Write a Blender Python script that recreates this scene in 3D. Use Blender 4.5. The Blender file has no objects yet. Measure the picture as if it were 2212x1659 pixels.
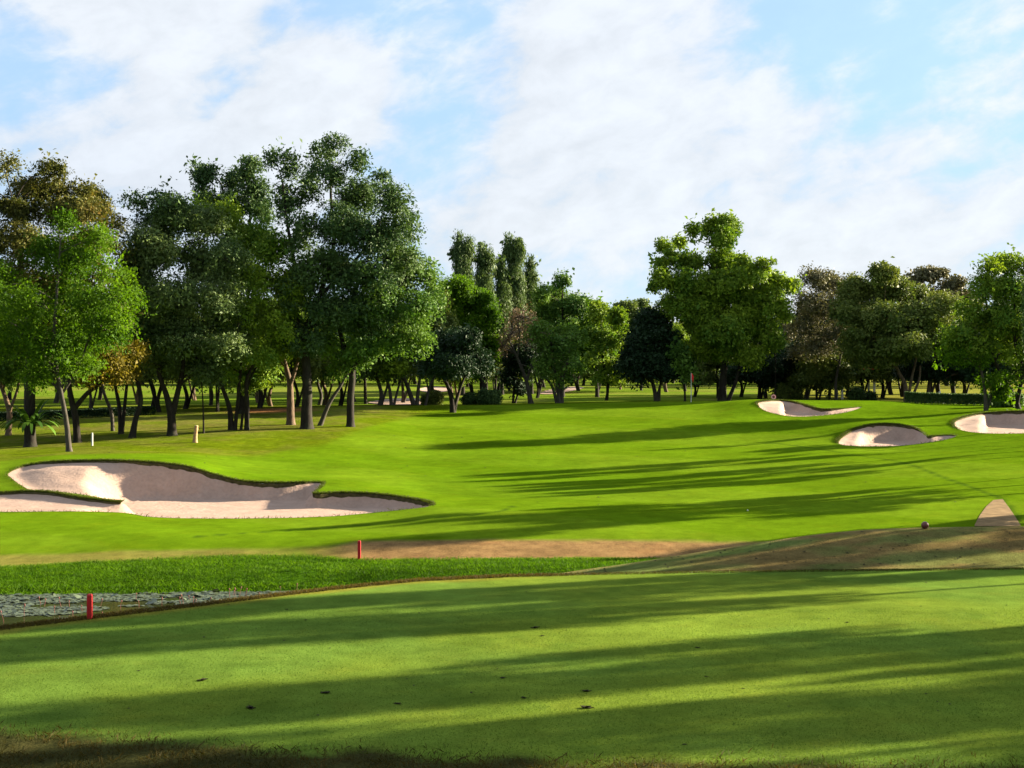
import bpy, math, random
import numpy as np
from mathutils import Vector, geometry

sc = bpy.context.scene
COL = sc.collection
S = 1024.0 / 2212.0          # outlines were measured on a 2212 px wide view of the photograph
F = 1406.0                   # focal length in 1024-wide pixels
CAMZ = 4.5
SUN_AZ, SUN_EL = math.radians(22.0), math.radians(17.0)   # azimuth from +X towards +Y
rng = np.random.default_rng(7)
PI = math.pi

# ------------------------------------------------------------------ helpers
def tag(o, label=None, cat=None, group=None, kind=None):
    if label: o['label'] = label
    if cat: o['category'] = cat
    if group: o['group'] = group
    if kind: o['kind'] = kind
    return o

def link(o, parent=None):
    COL.objects.link(o)
    if parent is not None: o.parent = parent
    return o

def empty(name, loc, label, cat, group=None):
    o = bpy.data.objects.new(name, None)
    o.empty_display_size = 0.3
    o.location = loc
    link(o)
    return tag(o, label, cat, group)

def mesh_np(name, V, Fc, mat, smooth=False):
    """V (n,3); Fc list/array of equal-length faces"""
    V = np.asarray(V, np.float32); Fc = np.asarray(Fc, np.int32)
    me = bpy.data.meshes.new(name)
    n, k = Fc.shape
    me.vertices.add(len(V)); me.vertices.foreach_set('co', V.ravel())
    me.loops.add(n * k); me.loops.foreach_set('vertex_index', Fc.ravel())
    me.polygons.add(n)
    me.polygons.foreach_set('loop_start', np.arange(0, n * k, k, dtype=np.int32))
    me.polygons.foreach_set('loop_total', np.full(n, k, np.int32))
    if smooth: me.polygons.foreach_set('use_smooth', np.ones(n, bool))
    me.update(calc_edges=True)
    me.validate()
    me.materials.append(mat)
    return me

def mesh_py(name, V, Fc, mat, smooth=False):
    me = bpy.data.meshes.new(name)
    me.from_pydata([tuple(map(float, v)) for v in V], [], Fc)
    if smooth: me.polygons.foreach_set('use_smooth', np.ones(len(me.polygons), bool))
    me.update()
    me.materials.append(mat)
    return me

def obj(name, me, parent=None, loc=None):
    o = bpy.data.objects.new(name, me)
    if loc is not None: o.location = loc
    return link(o, parent)

def vnoise(x, y, seed=0):
    xi = np.floor(x).astype(np.int64); yi = np.floor(y).astype(np.int64)
    fx = x - xi; fy = y - yi
    fx = fx * fx * (3 - 2 * fx); fy = fy * fy * (3 - 2 * fy)
    def h(a, b):
        n = (a * 374761393 + b * 668265263 + seed * 982451653) & 0x7fffffff
        n = ((n ^ (n >> 13)) * 1274126177) & 0x7fffffff
        return ((n ^ (n >> 16)) & 0xffff) / 65535.0
    return (h(xi, yi) * (1 - fx) + h(xi + 1, yi) * fx) * (1 - fy) + (h(xi, yi + 1) * (1 - fx) + h(xi + 1, yi + 1) * fx) * fy

def fbm(x, y, seed=0, o=4):
    s = 0; a = 0.5; t = 0
    for i in range(o):
        s = s + a * vnoise(x * 2 ** i, y * 2 ** i, seed + i * 17); t += a; a *= 0.5
    return s / t

def sstep(a, b, x):
    t = np.clip((x - a) / (b - a), 0, 1)
    return t * t * (3 - 2 * t)

# ------------------------------------------------------------------ terrain function
def pchip(x, y, xq):
    """monotone cubic along axis 0 of y"""
    x = np.asarray(x, float); y = np.asarray(y, float)
    h = np.diff(x)[:, None]; d = np.diff(y, axis=0) / h
    m = np.zeros_like(y)
    m[0] = d[0]; m[-1] = d[-1]
    a, b = d[:-1], d[1:]
    w1 = 2 * h[1:] + h[:-1]; w2 = h[1:] + 2 * h[:-1]
    with np.errstate(divide='ignore', invalid='ignore'):
        hm = (w1 + w2) / (w1 / a + w2 / b)
    m[1:-1] = np.where(a * b > 0, hm, 0)
    i = np.clip(np.searchsorted(x, xq) - 1, 0, len(x) - 2)
    hh = (x[i + 1] - x[i])[:, None]; t = ((xq - x[i])[:, None]) / hh
    t = np.clip(t, 0, 1)
    return ((1 + 2 * t) * (1 - t) ** 2 * y[i] + t * (1 - t) ** 2 * hh * m[i]
            + t * t * (3 - 2 * t) * y[i + 1] + t * t * (t - 1) * hh * m[i + 1])

TC = [-250, 0, 60, 120, 180, 240, 290, 340, 390, 440, 560, 630, 700, 760, 820, 880, 930, 1030, 1280]
TR = {
 45:   [573, 573, 572, 572, 571, 570, 570, 570, 568, 567, 565, 565, 565, 565, 565, 565, 565, 565, 565],
 46.8: [564, 563, 562, 560, 560, 559, 559, 559, 559, 558, 558, 558, 558, 558, 558, 558, 558, 558, 558],
 48.5: [555, 553, 552, 550, 549, 548, 547, 545, 544, 544, 544, 544, 544, 544, 544, 544, 544, 544, 544],
 51:   [540, 538, 537, 535, 534, 534, 534, 533, 532, 531, 530, 530, 530, 530, 529, 528, 527, 526, 525],
 57:   [512, 511, 511, 514, 518, 518.5, 518, 516.5, 513, 509, 508, 508, 508, 508, 507, 505, 504, 502, 500],
 62:   [492, 491, 489, 490, 493, 498, 495.5, 496, 497, 499, 497, 496, 495, 494, 493, 490, 488, 486, 482],
 66:   [475, 472, 463, 461.5, 466, 481, 482.5, 483, 487, 490, 489, 488, 486, 485, 483, 481, 479, 474, 470],
 72:   [464, 462, 457, 456, 458, 468, 472, 473, 475, 477, 476, 475, 473, 471, 469, 466, 463, 459, 455],
 80:   [455, 453, 451, 450, 451, 455, 457, 458, 460, 461, 460, 459, 458, 456, 453.5, 453, 450, 444, 440],
 85:   [447, 446, 444, 443, 443, 445, 446, 447, 450, 452, 451, 450, 449, 447, 445, 445.5, 443, 437, 430],
 91:   [438, 437, 436, 435, 434, 433, 433, 434, 437, 441, 440, 439, 438, 436, 432, 423.5, 428, 424, 420],
 96:   [430, 430, 429, 428, 427, 426, 426, 426, 429, 432, 431, 430, 428, 426, 424, 420.5, 419, 411.5, 408],
 103:  [422, 421, 420, 419, 418, 418, 418, 418, 420, 423, 422, 420, 418, 416.5, 416.5, 417, 414, 409, 405],
 110:  [416, 415, 415, 414, 413, 412, 411, 411, 413, 415, 413.5, 411, 408, 400, 405, 406, 407, 406.5, 402],
 118:  [411, 411, 411, 410, 409, 408, 407, 406, 405.5, 405.5, 405, 404, 402.5, 399.5, 400, 400.5, 404, 404.5, 400],
 126:  [408, 408, 408, 407, 406, 406, 406, 405.5, 405.3, 405, 403, 402, 401.5, 401, 402, 402, 404, 404, 399],
 140:  [404, 403, 403, 403, 403, 403, 403, 403, 403, 403, 401, 400, 400, 401, 401, 401, 402, 402, 398],
 170:  [395] * 8 + [395] * 5 + [395] * 6,
 220:  [387] * 9 + [389] * 10, 300: [381] * 9 + [384] * 10, 450: [378] * 9 + [381] * 10, 800: [376] * 9 + [379] * 10, 1700: [374] * 9 + [377] * 10,
}
Z40 = np.interp(TC, [-250, 300, 390, 440, 500, 540, 630, 730, 800, 870, 930, 1030, 1280],
                [-2.4, -2.3, -2.0, -1.75, -1.3, -.96, -.59, -.14, .18, .375, .43, .46, .5])
Z43 = np.interp(TC, [-250, 0, 340, 440, 560, 700, 820, 1280], [-1.84, -1.86, -2.05, -1.75, -1.6, -1.3, -1.1, -1.0])
rowD = [40.0, 43.0] + sorted(TR)
rowZ = [Z40, Z43] + [CAMZ - (np.array(TR[d], float) - 384) / F * d for d in sorted(TR)]
rowZ = np.array(rowZ)
Dq = np.concatenate([np.arange(40, 130, 0.25), np.geomspace(130, 1700, 120)])
Cq = np.arange(-250, 1281, 5.0)
tab = pchip(rowD, rowZ, Dq)                       # (nd, ncols)
tab = pchip(TC, tab.T, Cq).T                      # (nd, nc)
for _ in range(2):                                # soften the joints
    t2 = tab.copy(); t2[1:-1] = (tab[:-2] + 2 * tab[1:-1] + tab[2:]) / 4; tab = t2
    t2 = tab.copy(); t2[:, 1:-1] = (tab[:, :-2] + 2 * tab[:, 1:-1] + tab[:, 2:]) / 4; tab = t2

def edge_D(px):
    return np.interp(px, [-300, 0, 90, 200, 330, 420, 510, 600, 700, 1024, 1300],
                     [22, 26.0, 27.2, 28.8, 31, 32.4, 33.1, 33.5, 33.8, 34.4, 34.6])

def ground(X, Y):
    X = np.asarray(X, float); Y = np.asarray(Y, float)
    px = 512 + F * X / np.maximum(Y, 14)
    i = np.clip(np.searchsorted(Dq, Y) - 1, 0, len(Dq) - 2)
    t = np.clip((Y - Dq[i]) / (Dq[i + 1] - Dq[i]), 0, 1)
    cx = np.clip((px + 250) / 5.0, 0, len(Cq) - 1.001)
    j = cx.astype(int); u = cx - j
    z = (tab[i, j] * (1 - u) + tab[i, j + 1] * u) * (1 - t) + (tab[i + 1, j] * (1 - u) + tab[i + 1, j + 1] * u) * t
    De = edge_D(px)
    z40 = tab[0, j] * (1 - u) + tab[0, j + 1] * u
    tt = np.clip((Y - De) / (39.6 - De), 0, 1)
    wet = sstep(-1.2, -1.9, z40)
    prof = np.where(z40 < 0, tt ** (1.0 + 0.0 * wet), tt * tt * (2.2 - 1.2 * tt))
    znear = z40 * prof - 0.22 * sstep(0, 0.7, Y - De) * (1 - tt) 
    z = np.where(Y < 40, np.where(Y > De, znear, 0.0), z)
    z = z + np.where(Y < 14, 2.7 * sstep(14, 2, Y), 0.0)
    amp = 0.05 * sstep(50, 80, Y) + 0.012
    z = z + amp * (fbm(X / 6.0, Y / 6.0, 5, 2) - 0.5)
    return z

def g1(X, Y): return float(ground(np.array([X]), np.array([Y]))[0])

MD = np.concatenate([np.arange(14, 140, 0.03), np.geomspace(140, 1500, 1500)])
def hit(x, y, dmin=14.0):
    """where the sight line through a measured point meets the ground"""
    px, py = x * S, y * S
    D = MD[MD >= dmin]
    X = (px - 512) / F * D
    z = CAMZ - (py - 384) / F * D
    h = ground(X, D) - z
    k = np.argmax(h > 0)
    if not (h > 0).any(): k = len(D) - 1
    return float(X[k]), float(D[k])

def P(x, y, D):
    return np.array([(x * S - 512) / F * D, D, CAMZ - (y * S - 384) / F * D])

def X_at(x, D): return (x * S - 512) / F * D

# ------------------------------------------------------------------ materials
def new_mat(name):
    m = bpy.data.materials.new(name); m.use_nodes = True
    nt = m.node_tree
    for n in list(nt.nodes): nt.nodes.remove(n)
    out = nt.nodes.new('ShaderNodeOutputMaterial')
    return m, nt, out

def node(nt, t, **kw):
    n = nt.nodes.new(t)
    for k, v in kw.items(): setattr(n, k, v)
    return n

def noise(nt, vec, scale, detail=3, rough=0.55):
    n = node(nt, 'ShaderNodeTexNoise'); n.inputs['Scale'].default_value = scale
    n.inputs['Detail'].default_value = detail; n.inputs['Roughness'].default_value = rough
    nt.links.new(vec, n.inputs['Vector']); return n.outputs[0]

def mapr(nt, v, a, b, c, d):
    n = node(nt, 'ShaderNodeMapRange')
    for i, q in enumerate((a, b, c, d)): n.inputs[i + 1].default_value = q
    nt.links.new(v, n.inputs[0]); return n.outputs[0]

def mth(nt, op, a, b=None):
    n = node(nt, 'ShaderNodeMath', operation=op)
    for i, q in enumerate((a, b)):
        if q is None: continue
        if isinstance(q, (int, float)): n.inputs[i].default_value = q
        else: nt.links.new(q, n.inputs[i])
    return n.outputs[0]

def mixc(nt, fac, a, b, mode='MIX'):
    n = node(nt, 'ShaderNodeMix', data_type='RGBA', blend_type=mode)
    for i, q in ((0, fac), (6, a), (7, b)):
        if isinstance(q, (int, float)): n.inputs[i].default_value = q
        elif isinstance(q, tuple): n.inputs[i].default_value = q if len(q) == 4 else q + (1,)
        else: nt.links.new(q, n.inputs[i])
    return n.outputs[2]

def principled(nt, out, rough=0.9, spec=0.2):
    b = node(nt, 'ShaderNodeBsdfPrincipled')
    b.inputs['Roughness'].default_value = rough
    b.inputs['Specular IOR Level'].default_value = spec
    nt.links.new(b.outputs[0], out.inputs[0]); return b

def simple_mat(name, c, rough=0.8, spec=0.2, var=0.25, scale=8.0, bump=0.0):
    m, nt, out = new_mat(name); b = principled(nt, out, rough, spec)
    tc = node(nt, 'ShaderNodeTexCoord').outputs['Object']
    n = noise(nt, tc, scale, 4)
    v = mapr(nt, n, 0.3, 0.7, 1 - var, 1 + var)
    col = mixc(nt, 1.0, c, v, 'MULTIPLY')
    nt.links.new(col, b.inputs['Base Color'])
    if bump:
        bp = node(nt, 'ShaderNodeBump'); bp.inputs['Strength'].default_value = bump; bp.inputs['Distance'].default_value = 0.03
        nt.links.new(n, bp.inputs['Height']); nt.links.new(bp.outputs[0], b.inputs['Normal'])
    return m

def ground_mat():
    m, nt, out = new_mat('turf'); b = principled(nt, out, 1.0, 0.0)
    tc = node(nt, 'ShaderNodeTexCoord').outputs['Object']
    zone = node(nt, 'ShaderNodeAttribute', attribute_name='zone').outputs['Color']
    rgh = node(nt, 'ShaderNodeAttribute', attribute_name='rgh').outputs['Fac']
    big = mapr(nt, noise(nt, tc, 0.22, 3), 0.3, 0.7, 0.86, 1.14)
    mid = noise(nt, tc, 2.2, 4)
    fine = noise(nt, tc, 22.0, 3, 0.7)
    patch = mapr(nt, noise(nt, tc, 0.75, 4, 0.6), 0.3, 0.7, 0.87, 1.13)
    big = mth(nt, 'MULTIPLY', big, patch)
    amp = mth(nt, 'MULTIPLY_ADD', rgh, 0.9); nt.nodes[-1].inputs[2].default_value = 0.42
    vm = mth(nt, 'MULTIPLY', mth(nt, 'SUBTRACT', mid, 0.5), amp)
    vf = mth(nt, 'MULTIPLY', mth(nt, 'SUBTRACT', fine, 0.5), mth(nt, 'MULTIPLY', amp, 1.6))
    tot = mth(nt, 'MULTIPLY', big, mth(nt, 'ADD', mth(nt, 'ADD', vm, vf), 1.0))
    col = mixc(nt, 1.0, zone, tot, 'MULTIPLY')
    # yellowed, drier flecks in the turf
    dry = mapr(nt, noise(nt, tc, 0.7, 5, 0.65), 0.52, 0.72, 0.0, 0.28)
    col = mixc(nt, dry, col, mixc(nt, 1.0, col, (1.45, 1.02, 1.0), 'MULTIPLY'))
    nt.links.new(col, b.inputs['Base Color'])
    bp = node(nt, 'ShaderNodeBump'); bp.inputs['Distance'].default_value = 0.03
    nt.links.new(mth(nt, 'MULTIPLY_ADD', rgh, 0.5), bp.inputs['Strength']); nt.nodes[-1].inputs[2].default_value = 0.35
    nt.links.new(fine, bp.inputs['Height']); nt.links.new(bp.outputs[0], b.inputs['Normal'])
    return m

def sand_mat():
    m, nt, out = new_mat('sand'); b = principled(nt, out, 0.95, 0.1)
    tc = node(nt, 'ShaderNodeTexCoord').outputs['Object']
    n1 = noise(nt, tc, 0.9, 5, 0.6); n2 = noise(nt, tc, 7.0, 4); n3 = noise(nt, tc, 45.0, 2)
    c = mixc(nt, mapr(nt, n1, 0.35, 0.65, 0, 1), (0.320, 0.226, 0.176, 1), (0.375, 0.268, 0.212, 1))
    c = mixc(nt, 1.0, c, mapr(nt, n2, 0.3, 0.7, 0.9, 1.08), 'MULTIPLY')
    nt.links.new(c, b.inputs['Base Color'])
    h = mth(nt, 'ADD', mth(nt, 'MULTIPLY', n2, 1.0), mth(nt, 'MULTIPLY', n3, 0.25))
    h = mth(nt, 'ADD', h, mth(nt, 'MULTIPLY', n1, 2.0))
    bp = node(nt, 'ShaderNodeBump'); bp.inputs['Strength'].default_value = 0.32; bp.inputs['Distance'].default_value = 0.08
    nt.links.new(h, bp.inputs['Height']); nt.links.new(bp.outputs[0], b.inputs['Normal'])
    return m

def leaf_mat(name, dark, light, trans=0.35, rough=0.5, spec=0.35, accent=None):
    m, nt, out = new_mat(name)
    tint = node(nt, 'ShaderNodeAttribute', attribute_name='tint').outputs['Fac']
    col = mixc(nt, tint, dark + (1,), light + (1,))
    if accent:
        col = mixc(nt, mapr(nt, tint, 0.78, 1.1, 0, 1), col, accent + (1,))
    b = node(nt, 'ShaderNodeBsdfPrincipled'); b.inputs['Roughness'].default_value = rough
    b.inputs['Specular IOR Level'].default_value = spec
    nt.links.new(col, b.inputs['Base Color'])
    t = node(nt, 'ShaderNodeBsdfTranslucent')
    nt.links.new(mixc(nt, 1.0, col, (1.25, 1.25, 0.7, 1), 'MULTIPLY'), t.inputs['Color'])
    mx = node(nt, 'ShaderNodeMixShader'); mx.inputs[0].default_value = trans
    nt.links.new(b.outputs[0], mx.inputs[1]); nt.links.new(t.outputs[0], mx.inputs[2])
    nt.links.new(mx.outputs[0], out.inputs[0])
    return m

def bark_mat(name, c):
    m, nt, out = new_mat(name); b = principled(nt, out, 0.9, 0.15)
    tc = node(nt, 'ShaderNodeTexCoord').outputs['Object']
    mp = node(nt, 'ShaderNodeMapping'); mp.inputs['Scale'].default_value = (5, 5, 1.2)
    nt.links.new(tc, mp.inputs['Vector'])
    n = noise(nt, mp.outputs[0], 2.0, 5, 0.65)
    n2 = noise(nt, tc, 1.1, 3)
    col = mixc(nt, mapr(nt, n, 0.35, 0.65, 0, 1), tuple(q * 0.55 for q in c), tuple(q * 1.35 for q in c))
    col = mixc(nt, mapr(nt, n2, 0.5, 0.7, 0, 0.5), col, (0.045, 0.052, 0.026, 1))
    nt.links.new(col, b.inputs['Base Color'])
    bp = node(nt, 'ShaderNodeBump'); bp.inputs['Strength'].default_value = 0.6; bp.inputs['Distance'].default_value = 0.04
    nt.links.new(n, bp.inputs['Height']); nt.links.new(bp.outputs[0], b.inputs['Normal'])
    return m

M = {
 'turf': ground_mat(), 'sand': sand_mat(),
 'lip': simple_mat('lip_soil', (0.052, 0.047, 0.018), 0.95, 0.1, 0.5, 6.0, 0.6),
 'bright': leaf_mat('leaf_bright', (0.0260, 0.0725, 0.0029), (0.0865, 0.1691, 0.0043), 0.42, 0.65, 0.09),
 'mid': leaf_mat('leaf_mid', (0.0330, 0.0865, 0.0151), (0.1206, 0.2093, 0.0240), 0.24, 0.6, 0.12),
 'yellowmid': leaf_mat('leaf_yellowmid', (0.0528, 0.1225, 0.0113), (0.1983, 0.2753, 0.0180), 0.27, 0.6, 0.12),
 'dark': leaf_mat('leaf_dark', (0.0243, 0.0585, 0.0185), (0.0833, 0.1380, 0.0338), 0.17, 0.6, 0.12),
 'grey': leaf_mat('leaf_grey', (0.0446, 0.0824, 0.0240), (0.1295, 0.1799, 0.0536), 0.15, 0.6, 0.12),
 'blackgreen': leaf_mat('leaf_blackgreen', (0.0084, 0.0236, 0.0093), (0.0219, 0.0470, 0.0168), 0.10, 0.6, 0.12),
 'rust': leaf_mat('leaf_rust', (0.0386, 0.0530, 0.0103), (0.1114, 0.1060, 0.0157), 0.22, 0.6, 0.12, (0.1500, 0.0850, 0.0200)),
 'autumn': leaf_mat('leaf_autumn', (0.0845, 0.0768, 0.0078), (0.1997, 0.1535, 0.0130), 0.27, 0.6, 0.12),
 'weep': leaf_mat('leaf_weep', (0.0373, 0.0719, 0.0224), (0.0932, 0.1414, 0.0359), 0.21, 0.6, 0.12),
 'olive': leaf_mat('leaf_olive', (0.0472, 0.0837, 0.0175), (0.1616, 0.1895, 0.0352), 0.20, 0.6, 0.12),
 'twig': leaf_mat('leaf_twig', (0.0744, 0.0767, 0.0371), (0.1712, 0.1596, 0.0774), 0.14, 0.6, 0.12),
 'pink': leaf_mat('leaf_pink', (0.1080, 0.0728, 0.0467), (0.1906, 0.1353, 0.0795), 0.17, 0.6, 0.12),
 'far': leaf_mat('leaf_far', (0.0575, 0.0957, 0.0234), (0.1364, 0.1795, 0.0390), 0.21, 0.6, 0.12),
 'fern': leaf_mat('leaf_fern', (0.0229, 0.0666, 0.0097), (0.0862, 0.1729, 0.0148), 0.21, 0.6, 0.12),
 'bankgrass': leaf_mat('blade_bank', (0.0249, 0.0693, 0.0013), (0.0749, 0.1570, 0.0026), 0.45, 0.65, 0.09),
 'lipgrass': leaf_mat('blade_lip', (0.030, 0.045, 0.006), (0.085, 0.110, 0.014), 0.3, 0.6, 0.1),
 'drygrass': leaf_mat('blade_dry', (0.0223, 0.0250, 0.0041), (0.0800, 0.0559, 0.0123), 0.35, 0.65, 0.09),
 'teegrass': leaf_mat('blade_tee', (0.0288, 0.0693, 0.0045), (0.0785, 0.1335, 0.0084), 0.4, 0.65, 0.09),
 'bark': bark_mat('bark_dark', (0.022, 0.018, 0.014)),
 'barktan': bark_mat('bark_tan', (0.115, 0.078, 0.050)),
 'barkgrey': bark_mat('bark_grey', (0.060, 0.052, 0.042)),
}

# ------------------------------------------------------------------ bunker outlines (plan positions found on the ground)
def smooth_closed(pts, n=6):
    pts = np.array(pts, float); N = len(pts); out = []
    for i in range(N):
        p0, p1, p2, p3 = pts[i - 1], pts[i], pts[(i + 1) % N], pts[(i + 2) % N]
        for k in range(n):
            t = k / n
            out.append(0.5 * ((2 * p1) + (-p0 + p2) * t + (2 * p0 - 5 * p1 + 4 * p2 - p3) * t ** 2 + (-p0 + 3 * p1 - 3 * p2 + p3) * t ** 3))
    return np.array(out)

def resample(pl, step):
    pl = np.vstack([pl, pl[:1]]); seg = np.linalg.norm(np.diff(pl, axis=0), axis=1)
    s = np.concatenate([[0], np.cumsum(seg)]); n = max(12, int(s[-1] / step))
    q = np.linspace(0, s[-1], n, endpoint=False)
    return np.stack([np.interp(q, s, pl[:, 0]), np.interp(q, s, pl[:, 1])], 1)

BUNK = [
 dict(name='sand_bunker', label='large sand bunker with a long scalloped far lip beside the pond bank', split=290, sw=120, s0=.06, s1=2.3, step=0.18, floor=0.035,
  pts=[(18,1022),(60,1005),(130,998),(230,996),(330,1000),(400,1008.5),(450,1022.5),(500,1036),(540,1042.5),(600,1044.5),(655,1043),(688,1041.5),(695,1045),(688,1054),(677,1068),(722,1066),(790,1067),(850,1073),(905,1082),(932,1089),(922,1095),(880,1100),(800,1108),(720,1115),(600,1119),(450,1120),(330,1117),(270,1108),(180,1105),(90,1105),(0,1106),(-110,1104),(-150,1090),(-110,1073),(-60,1067),(0,1066),(60,1063),(110,1066),(150,1073),(200,1080),(264,1086),(215,1075),(160,1066),(110,1061),(70,1060),(45,1048),(26,1034)]),
 dict(name='sand_bunker', label='sand bunker on the crest under the trees, its lip dipping to a thin tail', split=1700, sw=12, s0=.06, s1=2.2, step=0.18, floor=0.06,
  pts=[(1636,872),(1645,867),(1668,865),(1697,866),(1722,870),(1748,878),(1775,885),(1810,884),(1840,881),(1861,879),(1845,886),(1815,893),(1770,898),(1725,900),(1690,897),(1650,886)]),
 dict(name='sand_bunker', label='sand bunker on the slope with a notched lip, below the crest bunker', split=1880, sw=34, s0=.06, s1=2.2, step=0.18, floor=0.05,
  pts=[(1811,952),(1830,936),(1850,926),(1890,917.5),(1930,917),(1962,921),(1984,929),(1998,939),(2006,944),(2030,941),(2056,940),(2064,943),(2040,950),(1990,958),(1940,963),(1870,964),(1820,961)]),
 dict(name='sand_bunker', label='sand bunker cut off by the picture edge, below the tree with the curved trunk', split=2140, sw=24, s0=.06, s1=2.2, step=0.18, floor=0.05,
  pts=[(2060,913),(2075,904),(2110,895),(2150,891),(2212,889),(2290,890),(2335,900),(2345,918),(2300,930),(2212,936),(2130,936),(2085,931),(2065,923)]),
]
for B in BUNK:
    ps = smooth_closed(B['pts'], 5)
    pl = np.array([hit(x, y, 50) for x, y in ps])
    # ease out the jitter the grazing sight lines leave
    B['out'] = resample(pl, B['step'])

def in_poly(X, Y, pl):
    c = np.zeros(X.shape, bool); n = len(pl)
    x1, y1 = pl[:, 0], pl[:, 1]; x2, y2 = np.roll(x1, -1), np.roll(y1, -1)
    for i in range(n):
        if y1[i] == y2[i]: continue
        m = (y1[i] > Y) != (y2[i] > Y)
        xi = (x2[i] - x1[i]) * (Y - y1[i]) / (y2[i] - y1[i]) + x1[i]
        c ^= m & (X < xi)
    return c

def dist_poly(X, Y, pl):
    d = np.full(X.shape, 1e9); n = len(pl)
    for i in range(n):
        a = pl[i]; b = pl[(i + 1) % n]; ab = b - a; L = ab @ ab + 1e-12
        t = np.clip(((X - a[0]) * ab[0] + (Y - a[1]) * ab[1]) / L, 0, 1)
        d = np.minimum(d, np.hypot(X - a[0] - t * ab[0], Y - a[1] - t * ab[1]))
    return d

# ------------------------------------------------------------------ terrain mesh
rows = np.concatenate([np.arange(-24, 14, 2.0), np.arange(14, 50, 0.22), np.arange(50, 122, 0.42), np.geomspace(122, 1600, 70)])
inn = np.linspace(-0.42, 0.42, 181)
outn = np.geomspace(0.02, 1.0, 22)
XX, YY = [], []
for y in rows:
    w = max(y, 14.0); W = max(70.0, 1.15 * y)
    xi = inn * w
    r = 0.42 * w + (W - 0.42 * w) * outn
    x = np.concatenate([-r[::-1], xi, r])
    XX.append(x); YY.append(np.full_like(x, y))
XX = np.array(XX); YY = np.array(YY); nr, nc = XX.shape
keep = np.ones(XX.shape, bool)
for B in BUNK:
    o = B['out']; mx = (XX > o[:, 0].min() - 1) & (XX < o[:, 0].max() + 1) & (YY > o[:, 1].min() - 1) & (YY < o[:, 1].max() + 1)
    idx = np.where(mx)
    d = dist_poly(XX[idx], YY[idx], o); ins = in_poly(XX[idx], YY[idx], o)
    keep[idx] &= ~((d < 0.12) | ins)
pts = [Vector((a, b)) for a, b in zip(XX[keep], YY[keep])]
edges = []
for B in BUNK:
    k0 = len(pts); n = len(B['out'])
    pts += [Vector(p) for p in B['out']]
    edges += [(k0 + i, k0 + (i + 1) % n) for i in range(n)]
res = geometry.delaunay_2d_cdt(pts, edges, [], 0, 1e-5)
V2 = np.array([(v.x, v.y) for v in res[0]]); T = np.array(res[2], np.int32)
cen = V2[T].mean(1)
bad = np.zeros(len(T), bool)
for B in BUNK:
    o = B['out']; m = (cen[:, 0] > o[:, 0].min()) & (cen[:, 0] < o[:, 0].max()) & (cen[:, 1] > o[:, 1].min()) & (cen[:, 1] < o[:, 1].max())
    i = np.where(m)[0]; bad[i] |= in_poly(cen[i, 0], cen[i, 1], o)
T = T[~bad]
VZ = ground(V2[:, 0], V2[:, 1])
gme = mesh_np('ground', np.column_stack([V2, VZ]), T, M['turf'], True)

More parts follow.
